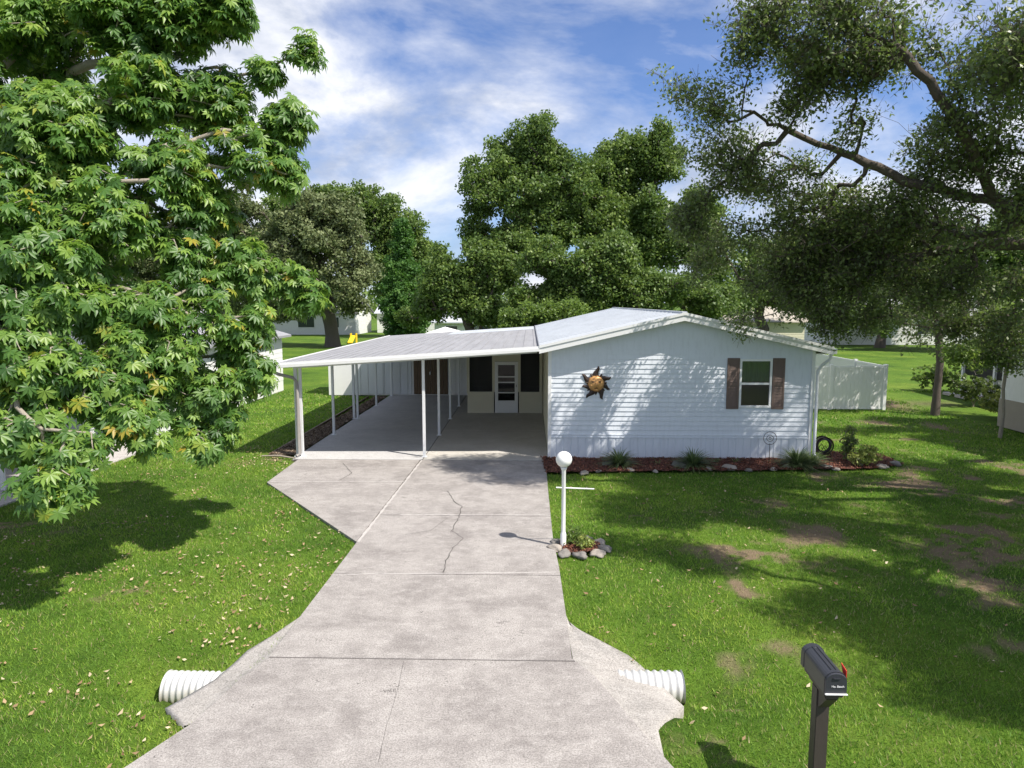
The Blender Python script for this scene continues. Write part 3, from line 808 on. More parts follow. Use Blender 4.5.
body = mb.build('box', [M['mailblack'], M['mailside']], mt)
mb = MB(); s0 = mbox_section(my + .014, .178, mzb + .002, mzt - .004); s1 = mbox_section(my - .002, .170, mzb + .006, mzt - .010)
mb.add(s0 + s1, [(k, (k + 1) % n, n + (k + 1) % n, n + k) for k in range(n)] + [tuple(range(n, 2 * n))], 0)
mb.box((mx - .03, my - .012, mzt - .052), (mx + .03, my - .002, mzt - .04), 0, .002)
mdoor = mb.build('door', M['mailblack'], mt)
MB().box((mx - .09, my - .02, mzb + .012), (mx + .09, my - .002, mzb + .020), 0, .002).build('handle', M['trimwhite'], mdoor)
def text(body_, size, loc, mat, name, parent, rotz=0, extr=.0015):
    cu = bpy.data.curves.new(name, 'FONT'); cu.body = body_; cu.size = size; cu.align_x = 'CENTER'; cu.extrude = extr
    ob = bpy.data.objects.new('tmp', cu); COL.objects.link(ob)
    dg = bpy.context.evaluated_depsgraph_get(); me = bpy.data.meshes.new_from_object(ob.evaluated_get(dg))
    bpy.data.objects.remove(ob)
    me.transform(Matrix.Translation(Vector(loc)) @ Matrix.Rotation(rotz, 4, 'Z') @ Matrix.Rotation(PI / 2, 4, 'X'))
    me.materials.clear(); me.materials.append(mat)
    return link(name, me, parent)
tx = text('No. Beech', .024, (mx + .012, my - .0045, mzb + .072), M['letter'], 'lettering', mdoor)
mb = MB(); mb.hexa([(mx + .093, my + .04, mzt - .10), (mx + .099, my + .04, mzt - .10), (mx + .099, my + .075, mzt - .10), (mx + .093, my + .075, mzt - .10), (mx + .093, my + .04, mzt - .005), (mx + .099, my + .04, mzt - .005), (mx + .099, my + .14, mzt + .012), (mx + .093, my + .14, mzt + .012)], 0)
mb.build('flag', M['red'], mt)
mb = MB(); mb.box((mx - .075, my + .03, mzb - .035), (mx + .075, my + .46, mzb - .002), 0, .004); mb.box((mx - .055, my + .06, mzb - .07), (mx + .055, my + .40, mzb - .036), 0, .004)
mb.hexa([(mx - .045, my + .20, mzb - .22), (mx + .045, my + .20, mzb - .22), (mx + .045, my + .30, mzb - .22), (mx - .045, my + .30, mzb - .22), (mx - .045, my + .06, mzb - .071), (mx + .045, my + .06, mzb - .071), (mx + .045, my + .30, mzb - .071), (mx - .045, my + .30, mzb - .071)], 0)
mb.build('bracket', M['mailpost'], mt)
mb = MB(); mb.box((mx - .055, my + .22, -.3), (mx + .055, my + .33, mzb - .07), 0, .005)
mb.build('post', M['mailpost'], mt)

#============================================================ FENCES
def fence(name, p0, p1, h, label, bays):
    t = empty(name, (p0[0], p0[1], 0), label, 'fence')
    p0 = Vector((p0[0], p0[1], 0)); p1 = Vector((p1[0], p1[1], 0)); d = (p1 - p0); L = d.length; d.normalize(); nn = Vector((-d.y, d.x, 0))
    def bx(u0, u1, w, z0, z1):
        c = []
        for z in (z0, z1):
            for (u, s) in ((u0, -1), (u1, -1), (u1, 1), (u0, 1)):
                q = p0 + d * u + nn * w * s; c.append((q.x, q.y, z))
        return c
    mb = MB(); u = .06
    while u < L - .1:
        mb.hexa(bx(u, min(u + .148, L - .05), .012, .04, h - .04), 0); u += .152
    mb.build('panel', M['white'], t)
    mb = MB(); mb.hexa(bx(.05, L - .05, .024, h - .08, h), 0); mb.hexa(bx(.05, L - .05, .024, .03, .10), 0); mb.build('rail', M['trimwhite'], t)
    for k in range(bays + 1):
        u = L * k / bays; mb = MB(); mb.hexa(bx(u - .06, u + .06, .06, 0, h + .03), 0)
        c = bx(u - .07, u + .07, .07, h + .03, h + .05); mb.hexa(c, 0)
        mb.build('post', M['trimwhite'], t)
fence('vinyl_fence', (7.6, 27.5), (13.85, 27.5), 1.72, 'white solid vinyl fence facing the street right of the house', 3)
fence('vinyl_fence', (13.95, 27.7), (13.95, 38.0), 1.72, 'white vinyl side fence running back from the corner of the street facing fence', 4)

#============================================================ NEIGHBOUR HOUSES
def plain_house(name, x0, x1, y0, y1, eave, ridge, axis_, label, wallm, roofm, over=.35, windows=(), skirt=None, siding=True):
    t = empty(name, ((x0 + x1) / 2, (y0 + y1) / 2, 0), label, 'house')
    mb = MB()
    if axis_ == 'y':
        xm = (x0 + x1) / 2
        vs = [(x0, y0, 0), (x1, y0, 0), (x1, y1, 0), (x0, y1, 0), (x0, y0, eave), (x1, y0, eave), (x1, y1, eave), (x0, y1, eave), (xm, y0, ridge), (xm, y1, ridge)]
        fs = [(0, 1, 5, 8, 4), (2, 3, 7, 9, 6), (1, 2, 6, 5), (3, 0, 4, 7)]
    else:
        ym = (y0 + y1) / 2
        vs = [(x0, y0, 0), (x1, y0, 0), (x1, y1, 0), (x0, y1, 0), (x0, y0, eave), (x1, y0, eave), (x1, y1, eave), (x0, y1, eave), (x0, ym, ridge), (x1, ym, ridge)]
        fs = [(1, 2, 6, 9, 5), (3, 0, 4, 8, 7), (0, 1, 5, 4), (2, 3, 7, 6)]
    mb.add(vs, fs, 0)
    if siding:
        z = .5
        while z < eave - .05:
            for (a, b) in (((x0 - .012, y0 - .012), (x1 + .012, y0 - .012)), ((x0 - .012, y0 - .012), (x0 - .012, y1)), ((x1 + .012, y0 - .012), (x1 + .012, y1))):
                da = Vector((b[0] - a[0], b[1] - a[1], 0)).normalized(); nv = Vector((da.y, -da.x, 0)) * (.004)
                pa, pb = a, b
                inn = .010
                if a[0] == b[0]:
                    s = 1 if a[0] < (x0 + x1) / 2 else -1
                    q0, q1 = (a[0] + s * inn, a[1]), (b[0] + s * inn, b[1])
                else: q0, q1 = (a[0], a[1] + inn), (b[0], b[1] + inn)
                mb.add([(pa[0], pa[1], z), (pb[0], pb[1], z), (q1[0], q1[1], z + .22), (q0[0], q0[1], z + .22), (q0[0], q0[1], z - .002), (q1[0], q1[1], z - .002)], [(0, 1, 2, 3), (4, 5, 1, 0)], 0)
            z += .22
    mb.build('wall', wallm, t)
    mb = MB(); o = over; th = .1
    if axis_ == 'y':
        sl = (ridge - eave) / (xm - x0); ez = eave - sl * o
        for (xa, xb) in ((x0 - o, xm), (x1 + o, xm)):
            mb.hexa([(xa, y0 - o, ez), (xb, y0 - o, ridge), (xb, y1 + o, ridge), (xa, y1 + o, ez), (xa, y0 - o, ez + th), (xb, y0 - o, ridge + th), (xb, y1 + o, ridge + th), (xa, y1 + o, ez + th)], 0)
    else:
        sl = (ridge - eave) / (ym - y0); ez = eave - sl * o
        for (ya, yb) in ((y0 - o, ym), (y1 + o, ym)):
            mb.hexa([(x0 - o, ya, ez), (x0 - o, yb, ridge), (x1 + o, yb, ridge), (x1 + o, ya, ez), (x0 - o, ya, ez + th), (x0 - o, yb, ridge + th), (x1 + o, yb, ridge + th), (x1 + o, ya, ez + th)], 0)
    rf_ = mb.build('roof', roofm, t)
    if skirt:
        mb = MB(); mb.box((x0 - .03, y0 - .03, 0), (x1 + .03, y1 + .03, skirt), 0); mb.build('skirting', M['tan'], t)
    for (face_, u, z0, w, h) in windows:
        mb = MB(); gl = MB()
        if face_ == 'f':
            mb.box((u, y0 - .05, z0), (u + w, y0 - .014, z0 + h), 0); gl.box((u + .06, y0 - .056, z0 + .06), (u + w - .06, y0 - .0505, z0 + h - .06))
        elif face_ == 'r':
            mb.box((x1 + .014, u, z0), (x1 + .05, u + w, z0 + h), 0); gl.box((x1 + .0505, u + .06, z0 + .06), (x1 + .056, u + w - .06, z0 + h - .06))
        else:
            mb.box((x0 - .05, u, z0), (x0 - .014, u + w, z0 + h), 0); gl.box((x0 - .056, u + .06, z0 + .06), (x0 - .0505, u + w - .06, z0 + h - .06))
        wn = mb.build('window', M['trimwhite'], t); gl.build('pane', M['darkglass'], wn)
    return t
m, nt, b = newmat('dark_glass'); b.inputs['Base Color'].default_value = (.03, .04, .05, 1); b.inputs['Roughness'].default_value = .08; M['darkglass'] = m
nh = plain_house('neighbour_house', -19.5, -11.8, 21.5, 33.0, 2.65, 3.75, 'y', 'white sided neighbour house with grey roof behind the leafy tree on the left', M['siding2'], M['roofgrey'])
# its open carport wing toward the street
MB().box((-19.4, 11.5, 2.55), (-11.6, 21.1, 2.67), 0).build('carport_roof', M['roofgrey'], nh)
for yy in (11.7, 15, 18.3): MB().box((-11.85, yy, .0), (-11.77, yy + .08, 2.55), 0).build('post', M['alum'], nh)
rh = plain_house('neighbour_house', 16.0, 26, 15.5, 24.0, 3.1, 4.3, 'x', 'white neighbour house with tan block skirting at the right edge', M['siding2'], M['roofgrey'], over=.4, windows=(('l', 18.3, 1.5, 1.3, 1.1),), skirt=.95)
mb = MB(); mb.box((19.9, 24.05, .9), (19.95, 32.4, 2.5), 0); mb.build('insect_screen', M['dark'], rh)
mb = MB(); mb.box((19.8, 24.02, 0), (19.96, 32.5, .35), 0); mb.box((19.75, 24.02, 2.5), (27, 32.7, 2.66), 0)
for yy in (26, 28, 30.2, 32.4): mb.box((19.8, yy, .35), (19.98, yy + .12, 2.5), 0)
mb.box((20.2, 24.05, .02), (26, 32.3, 2.4), 0)
mb.build('porch_wall', M['white'], rh)
MB().box((18.9, 30.6, 0), (19.78, 32.3, .12)).build('step', M['nslab'], rh)
plain_house('distant_house', 17.5, 24, 62, 70, 2.5, 3.7, 'x', 'distant cream house with tan roof seen over the right slope of the white roof', M['beige'], M['rooftan'], windows=(('f', 19, 1.0, 1.2, 1.0),))
plain_house('distant_house', 30, 46, 70, 79, 2.9, 4.4, 'x', 'distant blue white house behind the trees right of the white fence', M['siding2'], M['roofgrey'], windows=(('f', 33, 1, 1.8, 1.3), ('f', 38, 1, 1.8, 1.3)))
plain_house('distant_house', 50, 64, 74, 84, 2.9, 4.4, 'x', 'distant white house farthest right beyond the field', M['siding2'], M['rooftan'], windows=(('f', 53, 1, 1.8, 1.3),))
plain_house('distant_house', -36, -22.5, 90, 99, 2.8, 4.3, 'x', 'distant white house seen left of the thick olive tree trunk', M['siding2'], M['roofgrey'], windows=(('f', -30, .9, 2.2, 1.5), ('f', -26, .9, 1.4, 1.4)))
plain_house('distant_house', -21, -13, 96, 104, 2.7, 4.0, 'x', 'distant small white house seen right of the thick olive tree trunk', M['siding2'], M['roofwhite'], windows=(('f', -19, .9, 1.6, 1.3),))
plain_house('distant_house', -9, -2.2, 66, 74, 2.3, 3.2, 'x', 'distant white house under the dark trees beyond the carport roof', M['siding2'], M['roofwhite'], windows=(('f', -8, .9, 1.2, 1.1), ('f', -5, .9, 1.2, 1.1)))
plain_house('distant_house', -62, -42, 78, 88, 2.8, 4.5, 'x', 'distant pale house far left behind the leafy tree', M['siding2'], M['roofgrey'], windows=(('f', -50, .9, 1.6, 1.3),))
# gazebo roof tip beyond the carport roof
gz = at(443, 336, 37.5)
t = empty('gazebo', (gz[0], 38.5, 0), 'white pyramid topped gazebo peeking over the back of the carport roof', 'gazebo')
zz = float(at(443, 329.5, 38.5)[2]) + .15; hw = 1.9
MB().add([(gz[0] - hw, 38.5 - hw, zz - .62), (gz[0] + hw, 38.5 - hw, zz - .62), (gz[0] + hw, 38.5 + hw, zz - .62), (gz[0] - hw, 38.5 + hw, zz - .62), (gz[0], 38.5, zz)], [(0, 1, 4), (1, 2, 4), (2, 3, 4), (3, 0, 4), (3, 2, 1, 0)]).build('roof', M['white'], t)
for sx in (-1, 1):
    for sy in (-1, 1): MB().box((gz[0] + sx * 1.7 - .05, 38.5 + sy * 1.7 - .05, 0), (gz[0] + sx * 1.7 + .05, 38.5 + sy * 1.7 + .05, zz - .63)).build('post', M['white'], t)
# yellow play slide by the olive tree
ys = G(353, 343)
t = empty('play_slide', (ys[0], ys[1], 0), 'yellow plastic play slide on the grass right of the olive tree trunk', 'slide')
mb = MB(); x, y = ys[0], ys[1]
mb.hexa([(x - .25, y - 1.2, .05), (x + .25, y - 1.2, .05), (x + .25, y + .2, .7), (x - .25, y + .2, .7), (x - .25, y - 1.2, .13), (x + .25, y - 1.2, .13), (x + .25, y + .2, .8), (x - .25, y + .2, .8)], 0)
mb.build('chute', M['yellow'], t)
for s in (-1, 1): MB().box((x + s * .28 - .04, y + .1, 0), (x + s * .28 + .04, y + .6, 1.0)).build('side_panel', M['yellow'], t)
# arched shelter beyond the roof
ax = at(489, 326, 50); x, y = float(ax[0]), 50.0
t = empty('garden_arch', (x, y, 0), 'white arched garden shelter under the dark trees beyond the carport roof', 'arch')
pts = [(x - 1.0, y, 0), (x - 1.0, y, 2.1)] + [(x + 1.0 * -math.cos(a), y, 2.1 + .75 * math.sin(a)) for a in np.linspace(.2, PI - .2, 9)] + [(x + 1.0, y, 2.1), (x + 1.0, y, 0)]
MB().tube(pts, .12, 8).build('arch_frame', M['white'], t)
MB().tube([(p[0], p[1] + 1.2, p[2]) for p in pts], .12, 8).build('arch_frame', M['white'], t)

#============================================================ TREES
def make_skeleton(trunk, attr_pts, pen=.35, step=.5, sag=.04, limbs=()):
    nodes = [np.array(p, float) for p in trunk]; par = [-1] + list(range(len(trunk) - 1)); pl = [0.0]
    for i in range(1, len(trunk)): pl.append(pl[-1] + np.linalg.norm(nodes[i] - nodes[i - 1]))
    for (pi_, pts) in limbs:
        prev = pi_ if pi_ >= 0 else len(trunk) + pi_ if pi_ > -50 else int(np.argmin(np.linalg.norm(np.array(nodes) - np.array(pts[0]), axis=1)))
        for q in pts:
            q = np.array(q, float); a0 = nodes[prev]; kk = max(1, int(np.linalg.norm(q - a0) / .5))
            for i in range(1, kk + 1):
                nodes.append(a0 + (q - a0) * i / kk + rng.normal(0, .03, 3)); par.append(prev); pl.append(pl[prev] + np.linalg.norm(nodes[-1] - nodes[prev])); prev = len(nodes) - 1
    nt0 = len(trunk)
    top = np.array(trunk[-1], float)
    order = np.argsort(np.linalg.norm(attr_pts - top, axis=1))
    N = np.zeros((len(attr_pts) * 40 + 100, 3)); P = np.zeros(len(N)); n = len(nodes)
    N[:n] = nodes; P[:n] = pl
    start = max(0, nt0 // 2)
    tips = []
    for o in order:
        p = attr_pts[o]
        d = np.linalg.norm(N[start:n] - p, axis=1)
        j = start + int(np.argmin(d + pen * P[start:n]))
        a = N[j].copy(); L = np.linalg.norm(p - a)
        k = max(1, int(L / step)); prev = j
        pp = N[par[j]] if par[j] >= 0 else a - np.array([0, 0, 1.])
        tang = (a - pp); tang = tang / (np.linalg.norm(tang) + 1e-9) * L * .35
        for i in range(1, k + 1):
            t = i / k
            q = (1 - t) ** 2 * a + 2 * t * (1 - t) * (a + tang + (p - a) * .25) + t * t * p
            if i < k: q = q + rng.normal(0, sag * min(L, 2), 3)
            if n >= len(N): break
            N[n] = q; P[n] = P[prev] + np.linalg.norm(q - N[prev]); par.append(prev); prev = n; n += 1
        tips.append(prev)
    par = np.array(par); N = N[:n]
    cnt = np.zeros(n); cnt[tips] += 1
    for i in range(n - 1, 0, -1): cnt[par[i]] += cnt[i]
    return N, par, cnt, np.array(tips)
def tubes(N, par, rad, sides=6):
    e = np.arange(1, len(N)); a = N[par[e]]; b = N[e]; ra = rad[par[e]]; rb = rad[e]
    # a thin branch leaving a thick one starts at its own radius
    ra = np.minimum(ra, rb * 1.6 + .002)
    d = norm(b - a); up = np.where(np.abs(d[:, 2:3]) < .9, np.array([[0, 0, 1.]]), np.array([[1., 0, 0]]))
    u = norm(np.cross(d, up)); v = np.cross(d, u)
    ang = np.arange(sides) * 2 * PI / sides
    c = np.cos(ang)[None, :, None]; s = np.sin(ang)[None, :, None]
    off = u[:, None] * c + v[:, None] * s
    A = (a - d * (ra * .3)[:, None])[:, None] + off * ra[:, None, None]; B = (b + d * (rb * .3)[:, None])[:, None] + off * rb[:, None, None]
    V = np.concatenate([A, B], 1).reshape(-1, 3)
    base = (np.arange(len(e)) * 2 * sides)[:, None]
    k = np.arange(sides); k2 = (k + 1) % sides
    Fc = np.stack([base + k, base + k2, base + sides + k2, base + sides + k], -1).reshape(-1, 4)
    return V, Fc
def sample_lobes(lobes, n, gap=.0, gscale=.6, shell=.45, seed=0, dmin=0):
    C = np.array([l[0] for l in lobes]); Rr = np.array([l[1] for l in lobes], dtype=float)
    if Rr.ndim == 1: Rr = np.stack([Rr] * 3, -1)
    w = (Rr.prod(1)) ** (2 / 3); w = w / w.sum()
    out = np.zeros((0, 3))
    while len(out) < n:
        i = rng.choice(len(C), n * 2, p=w)
        d = norm(rng.normal(size=(n * 2, 3))); u = rng.random(n * 2) ** shell
        p = C[i] + d * u[:, None] * Rr[i]
        if gap > 0: p = p[fbm(p * gscale, 2, seed + 50) > gap]
        out = np.concatenate([out, p])
    out = out[:n]
    if dmin > 0:                                # thin out
        keep = []; 
        for k in range(len(out)):
            if not keep or np.min(np.linalg.norm(out[keep] - out[k], axis=1)) > dmin: keep.append(k)
        out = out[keep]
    if len(out) < 2500 and n > 60:               # no lone sprigs
        D = np.linalg.norm(out[:, None] - out[None], axis=2); D.sort(1); q5 = D[:, 9]
        out = out[q5 < np.median(q5) * 1.55]
    return out
def leaf_cloud(att, per, r, L, W, up=.5, flat=.7, center=None, bend=.25):
    """diamond leaves scattered round the attraction points"""
    n = len(att) * per
    c = np.repeat(att, per, 0)
    g = rng.normal(size=(n, 3)); g = norm(g) * (rng.random((n, 1)) ** .45) * r; g[:, 2] *= flat
    c = c + g
    nrm = norm(rng.normal(size=(n, 3)) + np.array([0, 0, up]) + norm(g) * .5)
    t = norm(np.cross(nrm, rng.normal(size=(n, 3)))); b = np.cross(nrm, t)
    s = rng.uniform(.7, 1.25, (n, 1))
    l = t * L * s * .5; w = b * W * s * .5
    V = np.stack([c - l, c + w - nrm * 0, c + l - nrm * L * bend * .5, c - w], 1).reshape(-1, 3)
    Fc = np.arange(n * 4).reshape(n, 4)
    clump = np.repeat(rng.random(len(att)), per)
    tint = np.clip(.5 * clump + .5 * rng.random(n), 0, 1)
    return V, Fc, tint
def add_tree(name, base, trunk, lobes, natt, per, clr, L, W, leafm, barkm, label, cat='tree', group=None, gap=.0, gscale=.6, shell=.45, up=.5,
             tr=.03, pw=.5, pen=.35, step=.6, flat=.75, parts=('trunk', 'crown'), extra=None, dmin=0, trunk_r=None, limbs=(), twigs=0):
    att = sample_lobes(lobes, natt, gap, gscale, shell, seed=int(abs(base[0]) * 7), dmin=dmin)
    N, par, cnt, tips = make_skeleton(trunk, att, pen, step, .04, limbs)
    rad = tr * np.maximum(cnt, 1) ** pw * .55
    if trunk_r:
        k = trunk_r / rad[0]; m_ = rad > tr * 1.5; rad = np.where(m_, tr * 1.5 + (rad - tr * 1.5) * (trunk_r - tr * 1.5) / max(rad[0] - tr * 1.5, 1e-6), rad)
    rad[0] *= 1.35
    t = empty(name, base, label, cat, group)
    V, Fc = tubes(N, par, rad, 7)
    if twigs:
        m_ = len(tips) * twigs; o_ = np.repeat(N[tips], twigs, 0); dd = norm(rng.normal(size=(m_, 3)) + norm(N[tips] - N[par[tips]]).repeat(twigs, 0) * .8) * clr * rng.uniform(.6, 1.05, (m_, 1))
        md = o_ + dd * .5 + rng.normal(0, .02, (m_, 3)); NN = np.concatenate([o_, md, o_ + dd]); pp = np.concatenate([np.arange(m_), np.arange(m_), np.arange(m_, 2 * m_)])
        e = np.arange(m_, 3 * m_); a = NN[pp[e]]; b = NN[e]; d = norm(b - a); u = norm(np.cross(d, [[.3, .2, 1.]])); v = np.cross(d, u)
        A_ = np.stack([a + u * .004, a - u * .002 + v * .0035, a - u * .002 - v * .0035], 1); B_ = np.stack([b + u * .003, b - u * .0015 + v * .0025, b - u * .0015 - v * .0025], 1)
        V2 = np.concatenate([A_, B_], 1).reshape(-1, 3); o6 = (np.arange(len(e)) * 6)[:, None] + len(V)
        F2 = np.concatenate([o6 + np.array([[0, 1, 4, 3]]), o6 + np.array([[1, 2, 5, 4]]), o6 + np.array([[2, 0, 3, 5]])]); V = np.concatenate([V, V2]); Fc = np.concatenate([Fc, F2])
    fast(parts[0], V, Fc, barkm, None, t, smooth=True)
    V, Fc, tint = leaf_cloud(att, per, clr, L, W, up, flat)
    if extra is not None: V, Fc, tint = extra(att, N, par, tips)
    fast(parts[1], V, Fc, leafm, tint, t)
    return t, att
def LB(px, py, r, Y, sy=1.0, sz=1.0):
    c = at(px, py, Y); rr = r * Y / F
    return (c, (rr, rr * sy, rr * sz))
def trunkline(bx, by, tx, ty, tz, n=6, wob=.15):
    out = []
    for i in range(n + 1):
        t = i / n; out.append((bx + (tx - bx) * t ** 1.5 + (rng.normal(0, wob) if 0 < i < n else 0), by + (ty - by) * t + (rng.normal(0, wob) if 0 < i < n else 0), -.1 + (tz + .1) * t))
    return out

#---- far trees
def bgtree(name, bpx, Y, toppx, forkpy, lobes, natt, per, clr, L, leafm, label, group=None, tr_r=.35, gap=.40, barkm='bark', gscale=.42, shell=.5, **kw):
    b = at(bpx, 340, Y); f = at(toppx, forkpy, Y); natt = int(natt * 2.0); L = L * 1.12
    return add_tree(name, (b[0], Y, 0), trunkline(b[0], Y, f[0], Y, f[2], 5, .2), [LB(*l) for l in lobes], natt, per, clr * .98, L, L * .62, M[leafm], M[barkm], label, group=group, gap=gap, gscale=gscale, shell=shell,
                    tr=.035, trunk_r=tr_r, step=1.0, pen=.3, flat=.7, up=.6, **kw)
GB = 'trees behind the houses'
bgtree('oak_tree', 333, 66, 330, 290, [(330, 245, 48, 66), (280, 240, 40, 66), (245, 250, 38, 66), (370, 270, 18, 66), (300, 280, 40, 66), (350, 215, 28, 66), (300, 215, 30, 66), (225, 225, 22, 67), (362, 296, 20, 65), (255, 285, 35, 66), (305, 303, 20, 65), (215, 250, 30, 66), (235, 215, 26, 66), (215, 285, 30, 66), (345, 290, 26, 64), (275, 300, 24, 65)], 900, 62, .85, .28, 'oliveleaf',
       'rounded grey olive oak with thick short trunk beyond the carport roof', GB, .65, .41)
bgtree('oak_tree', 400, 84, 390, 285, [(330, 205, 22, 84), (360, 212, 28, 84), (395, 225, 30, 84), (425, 245, 22, 84), (430, 280, 25, 83), (400, 270, 35, 84), (280, 215, 20, 84), (440, 300, 20, 82)], 620, 52, 1.0, .33, 'bgleaf', 'tall dark green oak rising behind the grey olive oak', GB, .5, .40)
bgtree('conifer_tree', 402, 58, 402, 260, [(402, 245, 12, 58, 1, 1.4), (402, 270, 18, 58), (400, 295, 22, 57), (405, 318, 24, 57), (402, 230, 6, 58, 1, 1.8)], 330, 60, .5, .2, 'pineleaf', 'bright green cone shaped tree right of the grey olive oak', GB, .2, .30)
bgtree('oak_tree', 556, 47, 550, 255, [(520, 160, 34, 47), (555, 150, 32, 47), (490, 185, 30, 46), (570, 190, 30, 46), (530, 205, 34, 46), (480, 225, 24, 47), (550, 146, 30, 47), (535, 140, 22, 47), (562, 140, 20, 47), (592, 178, 22, 48), (598, 232, 28, 47), (560, 235, 30, 46), (510, 250, 24, 46), (596, 205, 24, 48), (600, 215, 22, 47)], 800, 64, .62, .19, 'bgleaf', 'tall spreading oak left of the pair behind the house', GB, .42, .37)
bgtree('oak_tree', 640, 49, 645, 260, [(625, 150, 24, 49), (655, 160, 28, 49), (690, 195, 26, 48), (650, 200, 38, 48), (700, 240, 26, 48), (670, 240, 36, 48), (618, 185, 20, 49), (715, 270, 20, 48), (650, 142, 25, 49), (612, 240, 28, 48), (610, 165, 18, 49), (640, 225, 30, 48), (705, 215, 18, 48)], 800, 64, .62, .19, 'bgleaf', 'tall oak right of the pair behind the house', GB, .42, .42)
bgtree('oak_tree', 470, 44, 470, 290, [(450, 262, 22, 44), (475, 260, 26, 44), (500, 270, 26, 44), (465, 295, 24, 44), (440, 285, 20, 44), (515, 245, 22, 45), (430, 308, 17, 45), (455, 318, 12, 45), (490, 312, 16, 43), (410, 318, 10, 47), (472, 306, 18, 44), (446, 308, 18, 46), (500, 318, 12, 44)], 420, 60, .6, .19, 'bgleaf', 'low dark oak beyond the right end of the carport roof', GB, .3, .42)
bgtree('oak_tree', 600, 41, 600, 290, [(545, 265, 26, 41), (580, 262, 28, 41), (615, 262, 28, 41), (650, 275, 28, 41), (600, 290, 26, 41), (640, 300, 24, 41), (560, 292, 22, 41), (690, 290, 24, 41), (705, 310, 20, 41), (575, 312, 16, 40), (520, 300, 22, 41), (720, 300, 18, 42)], 640, 62, .55, .17, 'bgleaf', 'wide low leafy oak just behind the ridge of the white roof', GB, .3, .42)
bgtree('leafy_bush', 530, 37.5, 530, 318, [(530, 318, 16, 37.5), (512, 322, 13, 37.5), (550, 316, 15, 37.5), (572, 314, 13, 37.5)], 200, 60, .42, .14, 'youngleaf', 'lighter green bushy shrub against the back of the white roof', GB, .1, .3)
bgtree('small_tree', 478, 50, 478, 255, [(478, 236, 8, 50), (484, 246, 8, 50), (472, 248, 7, 50)], 50, 50, .5, .2, 'redleaf', 'small dark red leaved treetop left of the tall oaks', GB, .12, .2)
bgtree('oak_tree', 760, 58, 760, 290, [(740, 260, 30, 58), (775, 250, 34, 58), (815, 255, 34, 58), (760, 285, 30, 57), (800, 285, 30, 57), (735, 298, 20, 56), (820, 305, 18, 56)], 420, 52, .8, .24, 'bgleaf', 'oak behind the cream house right of the white roof', GB, .4, .42)
bgtree('oak_tree', 880, 66, 880, 290, [(860, 262, 34, 66), (900, 262, 36, 66), (940, 258, 34, 66), (880, 290, 30, 66), (925, 290, 30, 66), (845, 316, 17, 62), (880, 322, 13, 62), (912, 318, 16, 62), (950, 314, 18, 62), (975, 322, 14, 62)], 420, 50, .9, .27, 'bgleaf', 'oak behind the distant houses right of the white fence', GB, .4, .42)
bgtree('oak_tree', 1010, 60, 1010, 285, [(985, 258, 34, 60), (1020, 245, 40, 60), (1055, 265, 34, 60), (1010, 290, 28, 60)], 360, 50, .9, .25, 'bgleaf', 'oak behind the neighbour house at the right edge', GB, .4, .42)
bgtree('oak_tree', 150, 70, 150, 285, [(120, 240, 40, 70), (165, 235, 40, 70), (200, 255, 32, 70), (150, 275, 40, 70), (85, 260, 36, 70)], 420, 50, 1.0, .28, 'oliveleaf', 'grey olive oak far behind the left neighbour house', GB, .4, .34)
bgtree('oak_tree', 20, 64, 20, 285, [(40, 245, 42, 64), (0, 240, 42, 64), (-40, 250, 42, 64), (20, 280, 40, 64)], 360, 50, 1.0, .28, 'bgleaf', 'dark green oak far behind at the left edge', GB, .4, .34)
bgtree('oak_tree', 262, 95, 262, 300, [(262, 265, 28, 95), (235, 275, 26, 95), (290, 280, 26, 95), (265, 300, 24, 95)], 240, 46, 1.2, .36, 'bgleaf', 'low dark oak far behind the grey olive oak', GB, .4, .34)
# a tree line a long way off closes the horizon
def woods():
    xs = np.arange(-420, 420, 5.5); cs_ = []
    for x in xs:
        y = 190 + rng.uniform(-25, 35); h = rng.uniform(6, 11)
        for k in range(3): cs_.append(((x + rng.uniform(-3, 3), y + rng.uniform(-3, 3), h * rng.uniform(.3, .75)), (rng.uniform(3.5, 5.5), 4, h * .4)))
    att = sample_lobes(cs_, 6500, 0, 1, .5)
    V, Fc, ti = leaf_cloud(att, 10, 1.9, 1.1, .8)
    o = fast('distant_wood', V, Fc, M['bgleaf'], ti); tag(o, 'low dark band of woodland along the horizon', 'woodland', kind='stuff')
woods()

#---- tree with the single trunk in the right side yard
tb = G(935, 415)
Y8 = float(tb[1])
tt = at(938, 335, Y8)
add_tree('young_oak', (tb[0], Y8, 0), [(tb[0], Y8, -.1), (tb[0] + .02, Y8, 1.0), (tb[0] + .05, Y8, 2.0), (tt[0], Y8, 3.2), (tt[0] + .1, Y8, 4.6), (tt[0] + .1, Y8, 5.6)],
         [LB(905, 305, 30, Y8), (LB(950, 300, 34, Y8)), LB(985, 320, 24, Y8), LB(880, 325, 20, Y8), LB(930, 265, 36, Y8), LB(975, 265, 28, Y8), LB(930, 330, 24, Y8), LB(890, 270, 30, Y8)], 300, 34, .36, .10, .055, M['oakleaf'], M['bark'],
         'oak with slim straight trunk in the grass right of the white fence', trunk_r=.13, tr=.012, gap=.46, gscale=1.0, twigs=3, step=.5)
s9 = G(1000, 436); Y9 = float(s9[1])
